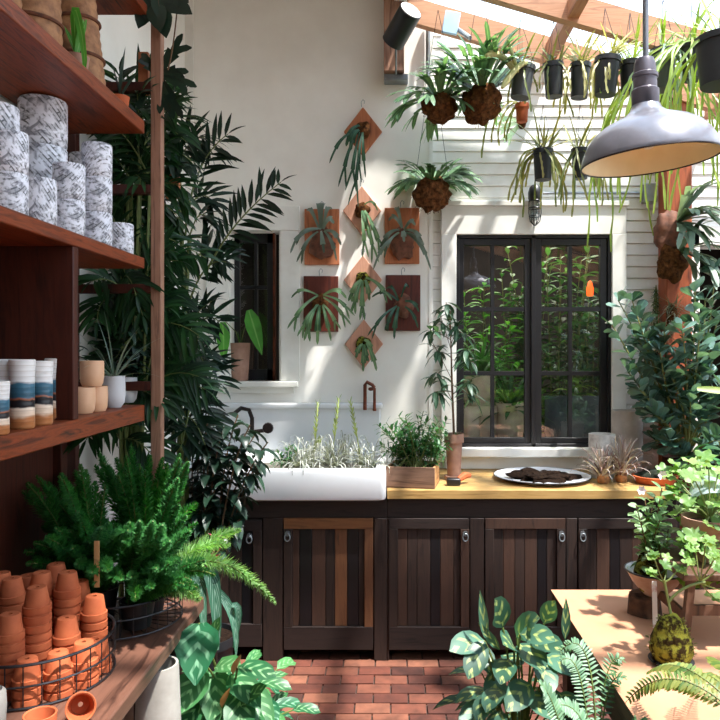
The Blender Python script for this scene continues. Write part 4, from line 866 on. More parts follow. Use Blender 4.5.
# ---- root ball baskets
def ball_fern(px, py, Y, r, rz, label, ups, m_=None, n=22, L=.24, wire=None, group='antler ferns in hanging moss baskets'):
    c = P(px, py, Y); t = thing('hanging_fern', label, 'hanging plant', c, group); mb = MB(); mb.blob(c, (r, r, rz), 20, amp=.3, fr=28); mb.build('moss_ball', m_ or M_moss2, t)
    mb = MB()
    for k in range(34):
        d = rdir((-1.4, .2)); mb.tube([c + V((d.x * r, d.y * r, d.z * rz)) * .95, c + V((d.x * r, d.y * r, d.z * rz)) * 1.12 + V((U(-.01, .01), 0, -.012))], .0015, 3)
    mb.build('roots', M_bark, t)['kind'] = 'stuff'
    mb = MB()
    for k in range(n):
        a = U(0, 2 * PI); d = V((math.cos(a), math.sin(a) * .8, U(*ups))); stag(mb, c + V((math.cos(a) * r * .5, math.sin(a) * r * .5, rz * .7)), d, L * U(.7, 1.2), .046, random.choice((2, 3, 3)), .7, up=V((0, -.5, .9)))
    mb.build('fronds', [L_stag], t)
    if wire:
        mb = MB()
        for dx in (-r, r): mb.tube([c + V((dx, 0, rz * .4)), V(wire)], .0018, 4)
        mb.build('hanger_wire', M_steel, t)
ball_fern(440, 108, 3.8, .095, .075, 'antler fern in a moss ball hanging first beneath the spotlight', (-.3, 1.2), wire=P(438, 10, 3.72), n=46, L=.26)
ball_fern(481, 104, 3.75, .105, .105, 'large antler fern in a round moss ball hanging second from the plaster corner', (.0, 2.0), wire=P(480, -20, 3.72), n=60, L=.32)
ball_fern(432, 194, 4.15, .105, .1, 'antler fern in a chunky bark basket hung low at the edge of the plaster wall', (.0, 1.4), M_bark, 56, .23, wire=P(432, 60, 4.17))
# ---- hanging black pots with trailing stems
def hang_pot(px, ytop, ybot, wd, Y, label, plant, m_=None, tilt=0, wire_to=None, group='hanging pots in the row under the roof'):
    s = F / Y; h = (ybot - ytop) / s; r = wd / 2 / s; c = P(px, ybot, Y); t = thing('hanging_pot', label, 'hanging plant', c, group); mb = MB(); rt = Matrix.Rotation(tilt, 3, 'Y')
    mb.lathe(c, potprof(r, r * .78, h, .004, .004, .025), 24, rot=rt); mb.build('pot', m_ or M_blackp, t); top = c + rt @ V((0, 0, h))
    mb = MB(); mb.lathe(c + rt @ V((0, 0, h * .9)), [(r * .93, 0), (0, .004)], 16, rot=rt); mb.build('soil', M_soil, t)
    wt_ = V(wire_to) if wire_to is not None else V((c.x, Y, roofz(c.x))); mb = MB()
    for q in (0, 2.1, 4.2): mb.tube([top + V((math.cos(q) * r, math.sin(q) * r, -.01)), top.lerp(wt_, .6) if False else V((wt_.x, wt_.y, top.z + .25)), wt_], .0014, 4)
    mb.build('hanger_wires', M_steel, t); plant(t, top)
def strappy(n_up=10, n_dn=8, L=.3, Ld=.4, W=.018, ml=None, W2=.015, chain=False, mdn=None):
    def f(t, c):
        mb = MB()
        for k in range(n_up): d = rdir((.4, 1.3)); mb.leaf(c + V((U(-.03, .03), U(-.03, .03), 0)), d, L * U(.35, .85), W * .75, 'strap', U(.1, .7), .3, 6, up=V((0, -.6, .8)))
        mb.build('upper_stems', ml or L_rhipd, t); mb = MB()
        for k in range(n_dn):
            d = rdir((.2, .9)); trail(mb, c + V((U(-.03, .03), U(-.03, .03), 0)), d * V((1, 1, .4)), Ld * U(.5, 1.2), W2 * .85, 12, g=1.7, wob=.2)
        mb.build('trailing_stems', mdn or ml or L_rhipd, t)
    return f
YR = 3.7
hang_pot(520, 66, 98, 24, YR, 'tilted grey pot with thick pale cactus stems, first of the row', strappy(5, 4, .25, .3, .02), mat('grey_plastic', '#4a4d50', '#3c3f42', rough=.5), .12)
t = thing('fleshy_cactus', 'pair of thick pale yellow cactus stems arching beside the first row pot', 'plant', P(508, 70, 3.66)); mb = MB()
mb.tube(bez(P(516, 72, 3.66), P(500, 48, 3.6), P(486, 56, 3.55), 8), [.018] * 8 + [.01], 8); mb.tube(bez(P(526, 62, 3.64), P(515, 66, 3.6), P(502, 88, 3.55), 8), [.014] * 4 + [.017] * 4 + [.008], 8); mb.tube(bez(P(518, 72, 3.66), P(512, 55, 3.6), P(508, 40, 3.6), 6), .01, 7); mb.build('stems', mat('pale_cactus_skin', '#d8cf98', '#b9b478', rough=.6, scale=30), t)
hang_pot(554, 64, 97, 21, YR, 'black pot with olive strap stems, second of the row', strappy(16, 8, .2, .28), None, -.03)
hang_pot(579, 64, 98, 21, YR, 'black pot sprouting spiky yellow stems, third of the row', strappy(22, 10, .26, .32, ml=leafmat('straw_green_stem', '#8c8a48', '#c9c088', trans=.3)), None, .05)
hang_pot(605, 58, 95, 26, 3.5, 'larger square-shouldered black pot left of the lamp, fourth of the row', strappy(22, 10, .28, .3, ml=MATS['straw_green_stem']), None, .08)
hang_pot(522, 104, 122, 14, 3.95, 'small terracotta pot hanging behind the first row pot', strappy(4, 5, .1, .4), M_terra, 0)
hang_pot(543, 150, 180, 21, 3.85, 'black pot with a wide straggle of olive stems hanging right over the cage light', strappy(26, 24, .3, .35), None, 0)
hang_pot(580, 149, 179, 18, 3.85, 'narrow black pot with long thin stems hanging lower beside the lamp shade', strappy(14, 14, .24, .35), None, 0)
hang_pot(663, 50, 90, 26, 3.4, 'grey pot hanging just behind the lamp socket', strappy(12, 24, .25, .42, ml=L_rhip, mdn=L_epi), MATS['grey_plastic'], 0)
hang_pot(630, 62, 92, 22, 3.55, 'pot of bright yellow-green trailing cactus hanging behind the lamp neck', strappy(16, 12, .3, .28, ml=L_rhip), None, 0)
hang_pot(692, 44, 80, 26, 3.3, 'pot of bright chain cactus hanging between lamp and big black pot', strappy(12, 34, .3, .8, ml=L_rhip), None, 0)
hang_pot(722, 38, 86, 52, 2.75, 'big black pot cut by the photo edge with tall green stems', strappy(22, 14, .4, .75, ml=L_rhip), None, 0)
hang_pot(664, 70, 100, 20, 3.75, 'deepest pot of thin bright chain cactus near the cedar column', strappy(4, 30, .15, 1.0, ml=L_rhip), None, 0)
t = thing('pale_leaf_fern', 'pale blue-green antler frond against the clapboards below the first row pots', 'hanging plant', P(508, 130, 4.1)); mb = MB(); q = P(522, 122, 4.1)
for d in ((-1, 0, -.2), (-.9, 0, .25), (-.7, 0, -.7)): stag(mb, q, d, .17, .03, 3, .2, up=V((0, -1, 0)))
mb.build('fronds', leafmat('pale_antler_frond', '#a8c8b4', '#c4dccb', trans=.3), t); mb = MB(); mb.blob(q, (.03, .03, .04), 8, amp=.3); mb.build('root_ball', M_moss2, t)

# ================================================================ lamp and fittings
t = thing('pendant_lamp', 'large grey metal barn pendant lamp with cream inside', 'lamp', P(650, 150, 2.1)); c = P(650, 161, 2.1); Rl = .2
rt = Matrix.Rotation(-.09, 3, 'Y') @ Matrix.Rotation(.02, 3, 'X')
M_shade = mat('grey_lamp_enamel', '#6f6e76', '#85838c', rough=.32, scale=8, metal=.3, coat=.3); M_cream = mat('cream_enamel', '#ecdfb4', '#e2d3a4', rough=.5)
outer = [(.2, .0), (.201, .004), (.199, .014), (.192, .036), (.178, .062), (.157, .088), (.128, .108), (.096, .122), (.066, .135), (.048, .15), (.038, .17), (.034, .182)]
mb = MB(); mb.lathe(c, outer, 56, rot=rt); mb.build('shade', M_shade, t)
mb = MB(); mb.lathe(c, [(.2, 0), (.196, .002), (.187, .034), (.173, .059), (.152, .083), (.123, .102), (.09, .115), (.03, .128), (0, .128)], 56, rot=rt); mb.build('inner_shade', M_cream, t)
mb = MB(); mb.tube([c + rt @ V((.2005 * math.cos(q), .2005 * math.sin(q), .0)) for q in [i * 2 * PI / 56 for i in range(57)]], .0028, 6, cap=False); mb.build('rim', M_bronze, t)
mb = MB(); top = c + rt @ V((0, 0, .16)); rl = Matrix.Rotation(-.02, 3, 'Y'); mb.lathe(top, [(.036, .0), (.04, .006), (.04, .05), (.034, .056), (.034, .085), (.038, .088), (.038, .098), (.033, .102), (.031, .13), (.026, .145), (.012, .15), (0, .15)], 28, rot=rl); mb.build('socket', mat('socket_metal', '#58525a', '#6b656c', rough=.35, scale=10, metal=.5), t)
mb = MB(); tt = top + V((0, 0, .14)); mb.tube([tt, V((tt.x, 2.1, roofz(.8) + .04))], .0085, 10); mb.build('rod', mat('rod_metal', '#8b8e94', '#6f7278', rough=.35, metal=.7), t)
mb = MB(); mb.blob(c + rt @ V((0, 0, .075)), (.03, .03, .04), 12, amp=0); mb.build('bulb', mat('frosted_bulb', '#efe9da', rough=.3), t)
# cage wall light, conduit and box
t = thing('cage_light', 'black caged bulkhead light on the clapboards above the window', 'light fitting', P(535, 190, 4.3)); c = P(535, 200, 4.26); mb = MB(); mb.lathe(c, [(.036, 0), (.042, .01), (.042, .045), (.034, .075), (.02, .09), (0, .09)], 20); mb.tube([c + V((0, 0, .05)), V((c.x, YW + .01, c.z + .05))], .018, 10); mb.build('cap', M_black, t)
mb = MB(); mb.lathe(c, [(.028, 0), (.028, -.09), (.02, -.12), (0, -.13)], 18); mb.build('glass_globe', glassmat('globe_glass', 1.5, '#e8ecec'), t)
mb = MB()
for i in range(6): q = i * PI / 3; mb.tube([c + V((.036 * math.cos(q) * k, .036 * math.sin(q) * k, z)) for k, z in ((1, 0), (1.03, -.08), (.8, -.13), (.15, -.155))], .003, 5)
for z, r in ((-.005, .037), (-.05, .038), (-.1, .036)): mb.tube([c + V((r * math.cos(q), r * math.sin(q), z)) for q in [i * PI / 10 for i in range(21)]], .003, 5, cap=False)
mb.build('cage', M_black, t)
t = thing('conduit', 'thin grey electrical conduit with junction box running level above the window', 'conduit', P(600, 193, 4.32)); mb = MB(); z = P(0, 193, 4.31).z; mb.tube([V((P(543, 0, 4.31).x, 4.315, z)), V((P(645, 0, 4.31).x, 4.315, z))], .009, 8); mb.build('pipe', M_galv, t)
mb = MB(); q = P(650, 194, 4.3); mb.box((q.x - .045, 4.27, q.z - .055), (q.x + .035, 4.335, q.z + .06)); mb.build('junction_box', M_galv, t, bevel=.006)
t = thing('wall_conduit', 'grey vertical conduit elbow above the hanging ferns', 'conduit', P(428, 40, 4.28)); mb = MB(); mb.tube([P(428, 82, 4.3), P(428, 18, 4.3), P(430, 10, 4.27), P(470, 38, 4.0)], .014, 8); mb.build('pipe', M_galv, t)
mb = MB(); q = P(452, 22, 4.05); mb.box((q.x - .05, 4.04, q.z - .07), (q.x + .04, 4.06, q.z + .06), rot=Matrix.Rotation(.2, 3, 'Y')); mb.build('cover_plate', mat('sky_reflection_tint_metal', '#a9c8e6', '#b8d2ea', rough=.4), t, bevel=.004)  # plate's pale blue paints the sky's reflection into the metal colour
t = thing('spotlight', 'black cylinder spotlight tilted on the short timber post', 'spotlight', P(402, 25, 4.0)); a = P(411, 10, 3.84); b = P(393, 42, 3.99); mb = MB(); ax = (b - a); L = ax.length; rt = ax.to_track_quat('Z', 'Y').to_matrix(); mb.lathe(a, [(0, 0), (.062, .0), (.066, .004), (.066, L), (.06, L), (.058, L - .03), (0, L - .03)], 28, rot=rt); mb.build('housing', M_black, t)
mb = MB(); mb.lathe(a, [(0, -.002), (.058, -.002), (.061, .0)], 28, rot=rt); mb.build('end_cap', M_white, t); mb = MB(); mb.tube([P(396, 40, 3.98), P(396, 70, 4.1), P(396, 74, 4.2)], .006, 6); mb.tube([a.lerp(b, .4), P(410, 12, 4.2)], .012, 6); mb.build('bracket', M_galv, t)

# ================================================================ on the worktop and sink
def air_plant(c, n, L, label, group, ml, spike=None, name='air_plant', el=(.0, 1.5), W=.011, bulb=None):
    hk = 2 if bulb else 9
    t = thing(name, label, 'air plant', c, group); mb = MB(); c = V(c)
    for k in range(n):
        d = rdir(el); p = c + V((0, 0, .01)); pts = [p.copy()]; cr = U(.5, 1.6); LL = L * U(.7, 1.15)
        for i in range(8): d = (d + V((U(-.12, .12), U(-.12, .12), -cr * .16 * (1 if i > 2 else 0)))).normalized(); p = p + d * LL / 8; pts.append(p.copy())
        for i in range(hk): d = (Matrix.Rotation(-.62, 3, d.cross(V((0, 0, 1))).normalized() if abs(d.z) < .98 else V((1, 0, 0))) @ d); p = p + d * LL / 17; pts.append(p.copy())
        mb.leaf(None, None, 0, W, 'need', pts=[q if q.z > c.z + .004 else V((q.x, q.y, c.z + .004)) for q in pts], fold=.5)
    mb.build('leaves', ml, t)
    if spike:
        mb = MB(); e = V(spike); mb.tube([c, c.lerp(e, .5) + V((.004, 0, 0)), e], .0035, 6)
        T = (e - c).normalized()
        for k in range(14): p = c.lerp(e, .45 + .55 * k / 14); mb.leaf(p, T + V((.35 if k % 2 else -.35, U(-.3, .3), 0)), .045, .02 * (1 - k / 24), 'oval', 0, .5, 4)
        mb.build('flower_spike', leafmat('flower_spike_green', '#8d9c58', '#aab478', trans=.3), t)
    if bulb: mb = MB(); mb.blob(c + V((0, 0, .022)), (.034, .034, .035), 10, amp=.15); mb.build('bulb_base', bulb, t)
GA = 'silver air plants in the sink'
za = sz0 + .123
for px, Y, sp, lb in ((330, 3.86, (339, 398, 3.86), 'silver curly air plant in the sink with the middle flower spike'), (297, 3.82, (306, 405, 3.82) if False else None, 'low silver curly air plant in the sink between the green sprig and the spikes'), (336, 3.84, None, 'silver curly air plant in the sink between the middle and right spikes'),
                      (362, 3.86, (350, 401, 3.9), 'silver curly air plant with leaning flower spike in the sink near the worktop'), (372, 3.8, None, 'silver air plant in the corner of the sink beside the worktop'), (310, 3.98, (317, 404, 3.98) if False else (320, 440, 3.98), 'silver air plant with a short spike at the back of the sink'), (345, 3.96, None, 'silver air plant against the splashback between two spikes'), (302, 3.78, (318, 402, 3.9) if False else None, 'silver air plant hugging the front sink rim')):
    X = (px - CX) * Y / F; air_plant((X, Y, za + .01), 34, .17, lb, GA, L_silver, P(*sp) if sp else None, W=.0085)
t = thing('flower_stalk_plant', 'slim air plant with the leftmost tall flower spike in the sink', 'air plant', P(316, 0, 3.9) * 0 + V((P(316, 0, 3.88).x, 3.88, za)), GA) if False else None
X = P(312, 0, 3.9).x; air_plant((X, 3.92, za), 30, .1, 'silver air plant carrying the tall spike nearest the green sprig in the sink', GA, L_silver, P(317, 403, 3.9) if False else P(318, 402, 3.9), W=.009)
t = thing('sink_seedling', 'small dark green leafy sprig at the left of the air plants in the sink', 'plant', V((P(285, 0, 3.85).x, 3.85, za))); c = V((P(288, 0, 3.85).x, 3.85, za)); mL, mS = MB(), MB()
for k in range(11): e = c + V((U(-.14, .09), U(-.08, .08), U(.03, .13))); pts = bez(c, c.lerp(e, .5) + V((0, 0, .03)), e, 5); mS.tube(pts, .0025, 4); along(mL, pts, 9, .04, .016, 'lance', .2, .9, .4)
mL.build('leaves', L_box, t); mS.build('stems', M_stem, t)
# crate planter
t = thing('crate_planter', 'small wooden crate planted with bushy green foliage on the worktop', 'planter', (.1, 3.8, CT)); y0, y1 = 3.70, 3.93; x0 = P(389, 0, y0).x; x1 = P(438, 0, y0).x; h = .112; w_ = .012
mb = MB(); mb.box((x0, y0, CT), (x1, y0 + w_, CT + h)); mb.box((x0, y1 - w_, CT), (x1, y1, CT + h)); mb.box((x0, y0, CT), (x1, y1, CT + .01)); mb.build('panel', M_crate, t, bevel=.001)
mb = MB(); mb.box((x1 - w_, y0 + w_, CT), (x1, y1 - w_, CT + h)); mb.box((x0, y0 + w_, CT), (x0 + w_, y1 - w_, CT + h)); mb.build('side_panel', M_crateY, t, bevel=.001)
mb = MB(); mb.box((x0 + w_, y0 + w_, CT + .01), (x1 - w_, y1 - w_, CT + h - .02)); mb.build('soil', M_soil, t); t.rotation_euler = (0, 0, -.17)
mL, mS = MB(), MB(); c = V(((x0 + x1) / 2, 3.8, CT + h - .02))
for k in range(62):
    e = P(U(388, 446), U(415, 462), U(3.68, 3.95)); b = c + V((U(-.11, .11), U(-.08, .08), 0)); pts = bez(b, b.lerp(e, .5) + V((0, 0, .04)), e, 6); mS.tube(pts, .0022, 4); along(mL, pts, 14, .048, .015, 'lance', .25, .9, .5)
for e in ((379, 446), (377, 425), (384, 452), (382, 432), (424, 411), (406, 416), (440, 420)): e = P(e[0], e[1], 3.78); pts = bez(c, c.lerp(e, .5) + V((0, 0, .04)), e, 6); mS.tube(pts, .0022, 4); along(mL, pts, 16, .045, .015, 'lance', .3, .9, .5)
mL.build('leaves', L_box, t); mS.build('stems', M_stem, t)
# slim potted tree
X, Y = P(454, 0, 3.96).x, 3.96
t = thing('potted_tree', 'slender young tree with drooping narrow leaves in a tall terracotta pot', 'potted plant', (X, Y, CT)); c = V((X, Y, CT + .001)); mb = MB(); mb.lathe(c, [(0, 0), (.052, 0), (.056, .022), (.05, .024), (0, .012)], 24); mb.build('saucer', M_terra_old, t)
pot(t, c + V((0, 0, .024)), .056, .038, .235, M_terra_old, rim=.006, rimh=.05); mL, mS = MB(), MB(); b = c + V((0, 0, .24)); tr = [b, P(452, 385, Y), P(451, 345, Y), P(450, 310, Y)]; mS.tube(tr, [.007, .006, .004, .003], 6)
for a, e in (((452, 400), (436, 372)), ((452, 395), (472, 380)), ((452, 380), (432, 342)), ((451, 370), (468, 348)), ((451, 350), (440, 315)), ((451, 345), (460, 320)), ((450, 330), (446, 302)), ((452, 392), (434, 392)), ((452, 385), (476, 400)), ((451, 340), (430, 330)), ((451, 330), (466, 335)), ((451, 360), (474, 362))):
    a = P(a[0], a[1], Y); e = P(e[0], e[1], Y + U(-.12, .1)); pts = bez(a, a.lerp(e, .5) + V((0, 0, .01)), e, 5); mS.tube(pts, .0025, 4)
    for k in range(13): d = rdir((-.8, .9)); mL.leaf(pts[5].lerp(pts[3], R()), d, U(.08, .135), .03, 'lance', .9, .25, 4)
mL.build('leaves', L_tree, t); mS.build('stems', M_bstem, t)
mb = MB(); mb.leaf(b + V((0, 0, 0)), (.3, -.6, .5), .06, .03, 'oval'); 
for k in range(16): mb.leaf(b + V((U(-.03, .03), U(-.03, .03), 0)), rdir((.2, 1.2)), .05, .014, 'lance', .8)
mb.build('undergrowth', L_box, t)
# small brush
t = thing('hand_brush', 'small dark brush with reddish handle lying in front of the tall pot', 'brush', P(457, 484, 3.8)); q = V((P(455, 0, 3.78).x, 3.78, CT)); mb = MB(); mb.box((q.x - .045, 3.76, CT + .002), (q.x + .03, 3.81, CT + .04)); mb.build('bristles', M_black, t, bevel=.008)
mb = MB(); mb.tube([V((q.x + .02, 3.79, CT + .03)), V((q.x + .06, 3.84, CT + .045)), V((q.x + .09, 3.86, CT + .04))], [.014, .02, .012], 8); mb.build('handle', M_terra, t)
# tray with soil
t = thing('enamel_platter', 'round white enamel platter heaped with dark soil on the worktop', 'platter', (P(542, 0, 3.97).x, 3.97, CT)); c = V((P(542, 0, 3.97).x, 3.97, CT + .001)); mb = MB(); mb.lathe(c, [(0, 0), (.2, 0), (.24, .012), (.27, .02), (.271, .024), (.24, .018), (.2, .008), (0, .006)], 48); mb.build('plate', mat('white_enamel', '#e3e5ea', '#d5d8de', rough=.2), t); mb = MB(); mb.tube([c + V((.271 * math.cos(q), .271 * math.sin(q), .022)) for q in [i * PI / 24 for i in range(49)]], .003, 5, cap=False); mb.build('rim', M_steel, t)
mb = MB(); mb.blob(c + V((.0, 0, .01)), (.18, .16, .028), 22, amp=.7, fr=22); mb.build('soil_heap', M_soil, t)
# white planters + big air plants
for px, Y, r, h, lb in ((602, 4.03, .075, .25, 'shorter white speckled cylinder planter beside the window'), (627, 4.2, .09, .37, 'taller pale grey cylinder planter behind the reddish air plants')):
    X = P(px, 0, Y).x; t = thing('cylinder_planter', lb, 'planter', (X, Y, CT)); mb = MB(); mb.lathe((X, Y, CT), [(0, 0), (r * .9, 0), (r, h * .3), (r, h), (r - .008, h), (r - .01, h - .05), (0, h - .05)], 36); mb.build('body', mat('speckled_white', '#d3cfc8', '#a9a49e', rough=.8, scale=25, lo=.45, hi=.7) if px == 602 else mat('grey_planter', '#cbc2bb', '#aea49d', rough=.8, scale=9), t)
GB = 'reddish air plants on the worktop'
air_plant((P(603, 0, 3.85).x, 3.85, CT + .001), 80, .19, 'reddish spidery air plant with orange base nearest the platter', GB, L_airred, None, el=(.7, 1.5), W=.016, bulb=mat('orange_bulb', '#c98a58', '#7d5a3a', rough=.8, scale=30))
air_plant((P(620, 0, 3.87).x + .01, 3.88, CT + .001), 90, .23, 'taller reddish spidery air plant on the saucer side', GB, L_airred, None, el=(.75, 1.5), W=.016, bulb=MATS['orange_bulb'])
# saucer and big jade-like shrub
t = thing('terracotta_saucer', 'wide terracotta saucer with dark moss at the end of the worktop', 'saucer', (P(655, 0, 3.88).x, 3.88, CT)); c = V((P(655, 0, 3.86).x, 3.86, CT + .001)); mb = MB(); mb.lathe(c, [(0, 0), (.1, 0), (.122, .035), (.124, .04), (.114, .042), (.1, .014), (0, .012)], 36); mb.build('dish', M_terra, t); mb = MB(); mb.blob(c + V((0, 0, .03)), (.095, .095, .04), 14, amp=.5, fr=20)
mb.build('moss', mat('dark_moss', '#1e2a18', '#0f150c', rough=1, scale=40, bmp=1), t)
t = thing('tall_stand', 'dark timber plant stand between worktop end and doorway', 'stand', (1.66, 4.0, 0)); mb = MB(); mb.box((1.53, 3.86, .74), (1.83, 4.14, .78)); mb.build('top', M_darkwood, t, bevel=.003)
for x in (1.54, 1.78):
    for y in (3.87, 4.09): mb = MB(); mb.box((x, y, 0), (x + .04, y + .04, .74)); mb.build('leg', M_darkwood, t, bevel=.002)
t = thing('clusia_shrub', 'big shrub with round blue-green leaves in front of the cedar column', 'potted plant', (1.66, 4.0, .781)); c = V((1.66, 4.0, .781)); pot(t, c, .12, .085, .24, mat('dark_terracotta', '#6b3826', '#54291b', rough=.8), rim=.01, rimh=.04); mL, mS = MB(), MB(); b = c + V((0, 0, .22))
tips = [(612, 325), (618, 300), (632, 300), (642, 318), (635, 340), (648, 338), (628, 372), (640, 390), (650, 372), (660, 352), (664, 330), (675, 360), (690, 345), (700, 325), (705, 300), (715, 272), (695, 292), (682, 330), (700, 372), (712, 350), (718, 320), (690, 395), (705, 412), (716, 440), (692, 432), (676, 412), (662, 392), (655, 415), (645, 405), (670, 440), (684, 455), (704, 455), (655, 440), (720, 385), (672, 378), (712, 400)]
for px, py in tips:
    e = P(px, py, U(3.75, 4.15)); ct = b.lerp(e, .55) + V((U(-.05, .05), U(-.1, .0), U(-.02, .08))); pts = bez(b, ct, e, 9); mS.tube(pts, [.008 - .0005 * i for i in range(10)], 5)
    along(mL, pts, 16, .095, .066, 'obov', .5, .85, .25, upb=.25, fold=.1, jit=.7)
    for k in range(4): d = rdir((.0, 1.2)); mL.leaf(e, d, U(.07, .1), U(.045, .065), 'obov', .1, .12, 5, roll=U(-.6, .6))
q = P(697, 389, 3.7); mL.leaf(q, (1, -.1, -.05), .2, .045, 'strap', .1, .2, 6, up=V((0, -.8, .6)), mi=1)
mL.build('leaves', [L_jade, L_lime], t); mS.build('stems', mat('yellow_stem', '#8a8a4a', '#6e6a3a', rough=.6), t)
# pot on small window sill
X = P(239.5, 0, 4.37).x; t = thing('window_sill_plant', 'terracotta pot with two long heart-shaped leaves on the small window sill', 'potted plant', (X, 4.37, W1[2])); c = V((X, 4.375, W1[2] + .001)); pot(t, c, .066, .052, .235, M_terra_old, n=24)
mb = MB(); b = c + V((0, 0, .22)); 
for pts, W in (([b, P(236, 332, 4.3), P(226, 322, 4.26), P(222, 340, 4.25), P(223, 358, 4.25), P(224, 366, 4.25)], .0), ([b, P(246, 325, 4.33), P(250, 312, 4.3), P(255, 320, 4.29), P(262, 345, 4.28)], .0)): mb.tube(pts[:3], .003, 4)
mb.build('stems', M_stem, t); mb = MB()
def ip(a, b, n=5): return [a.lerp(b, i / n) for i in range(n + 1)]
mb.leaf(None, None, 0, .085, 'heart', pts=ip(P(223, 322, 4.27), P(224, 362, 4.25)), up=V((0, -1, .1)), fold=.15); mb.leaf(None, None, 0, .095, 'heart', pts=ip(P(249, 310, 4.3), P(262, 355, 4.27)), up=V((0, -1, .1)), fold=.15); mb.leaf(b, (-.1, -.1, 1), .09, .008, 'lance', .2); mb.leaf(b, (.1, 0, 1), .1, .008, 'lance', .2)
mb.build('leaves', L_bright, t)

# ================================================================ column plants
def column_fern(px, py, label, dark, n, L, ups=(-1, 1)):
    c = P(px, py, 4.12); t = thing('mounted_fern', label, 'mounted plant', c, 'antler ferns on the cedar column'); mb = MB(); mb.blob(c + V((-.02, 0, 0)), (.085, .06, .12), 14, amp=.4, fr=18); mb.build('shield_mound', MATS['shield_brown'] if not dark else M_moss2, t); mb = MB()
    for k in range(n): stag(mb, c + V((.02, -.04, .05)), V((U(-.2, 1), U(-1, -.2), U(*ups))), L * U(.7, 1.2), .055, 2, .9)
    mb.build('fronds', L_stagp, t)
column_fern(672, 232, 'big antler fern with brown shield high on the cedar column', False, 24, .34, (-.4, 1.4)); column_fern(675, 262, 'darker antler fern just below it on the column reaching over the doorway', True, 14, .34, (-.4, .6))
t = thing('mounted_air_plant', 'wispy grey air plant cluster tied to the middle of the cedar column', 'mounted plant', P(672, 310, 4.13)); c = P(672, 318, 4.14); mb = MB()
for k in range(60): mb.leaf(c + V((U(-.03, .03), 0, U(-.08, .08))), V((U(-1, 1), U(-1, -.1), U(-.6, 1))), U(.08, .18), .01, 'need', .8, .4, 5)
mb.build('leaves', leafmat('wispy_grey_leaf', '#6d7560', '#a29c86', trans=.2), t); mb = MB(); mb.blob(c, (.035, .03, .08), 10, amp=.4); mb.build('root_ball', M_bark, t)
t = thing('narrow_trailing_plant', 'dark fine-leaved plant trailing down the clapboards beside the column', 'hanging plant', P(655, 290, 4.25)); c = P(656, 285, 4.24); mL, mS = MB(), MB()
for k in range(8): e = P(U(650, 660), U(330, 400), 4.25); pts = bez(c, c.lerp(e, .5) + V((U(-.03, .03), -.04, 0)), e, 8); mS.tube(pts, .002, 4); along(mL, pts, 34, .035, .008, 'lance', .05, 1, .3)
mL.build('leaves', L_box, t); mS.build('stems', M_stem, t)

# ================================================================ work table at right
TZ = .75; TX = .576; TY = 2.57
t = thing('work_table', 'work table covered with brown kraft paper in the lower right', 'table', (1.1, 1.7, 0))
mb = MB(); mb.box((TX + .002, .5, TZ - .04), (1.75, TY - .002, TZ - .002)); mb.build('tabletop', M_darkwood, t, bevel=.003)
mb = MB(); mb.box((TX, .5, TZ - .002), (1.752, TY, TZ)); mb.build('paper_cover', M_kraft, t)
mb = MB(); mb.box((TX + .03, .55, TZ - .15), (TX + .05, TY - .05, TZ - .04)); mb.box((TX + .03, TY - .07, TZ - .15), (1.72, TY - .05, TZ - .04)); mb.build('apron', M_darkwood, t)
for x in (TX + .03, 1.64):
    for y in (.55, TY - .12): mb = MB(); mb.box((x, y, 0), (x + .07, y + .07, TZ - .04)); mb.build('leg', M_darkwood, t, bevel=.003)
# wooden stub + bowl
t = thing('wood_block', 'short bark-edged log block propping up the enamel bowl', 'block', P(648, 610, 2.33)); c = V((P(645, 0, 2.33).x, 2.34, TZ + .001)); mb = MB(); mb.lathe(c, [(0, 0), (.052, 0), (.05, .06), (.046, .066), (0, .066)], 18, wob=.25); mb.build('log', mat('log_bark', '#5c4230', '#2d1e15', rough=.95, scale=25, bmp=.8), t)
bc = V((P(655, 0, 2.33).x, 2.33, TZ + .068)); t = thing('enamel_bowl', 'white enamel bowl with dark rim holding a mossy stump and vine', 'bowl', bc); mb = MB(); mb.lathe(bc, [(0, 0), (.038, 0), (.042, .006), (.072, .04), (.093, .078), (.097, .08)], 44); mb.build('bowl', mat('rusty_enamel', '#b9a497', '#94705c', rough=.5, scale=14), t)
mb = MB(); mb.lathe(bc, [(.097, .08), (.093, .083), (.088, .078), (.068, .044), (.036, .01), (0, .008)], 44); mb.build('inner_enamel', mat('worn_enamel', '#dcdcdc', '#c4beb8', rough=.3, scale=7), t); mb = MB(); mb.tube([bc + V((.0965 * math.cos(q), .0965 * math.sin(q), .081)) for q in [i * PI / 24 for i in range(49)]], .003, 6, cap=False); mb.build('rim', M_steel, t)
t = thing('mossy_stump_vine', 'leafy trailing vine rooted in a mossy stump inside the enamel bowl', 'plant', bc + V((0, 0, .011))); c = bc + V((-.015, 0, .05)); mb = MB(); mb.blob(c + V((0, 0, .02)), (.05, .045, .075), 14, amp=.4, fr=24); mb.build('moss_stump', M_moss, t); mL, mS = MB(), MB()
for e in ((648, 560), (640, 520), (645, 500), (655, 495), (662, 488), (650, 530), (660, 520), (636, 505), (665, 510), (652, 545), (642, 548), (660, 545), (668, 530)):
    e = P(e[0], e[1], U(2.25, 2.4)); pts = bez(c + V((0, 0, .04)), c.lerp(e, .5) + V((U(-.04, .04), 0, 0)), e, 8); mS.tube(pts, .0022, 4); along(mL, pts, 12, .042, .03, 'oval', .42, .9, .5)
for k in range(7): d = rdir((-.3, .6)); mL.leaf(c + V((U(-.03, .05), U(-.05, .02), .05)), d, .045, .035, 'oval', .8)
mL.build('leaves', leafmat('pale_vine_leaf', '#4d7a48', '#96b488', '#bccdaf', trans=.35), t); mS.build('stems', M_bstem, t)
mb = MB()
for (px, py) in ((675, 467), (640, 492), (628, 488)):
    pass
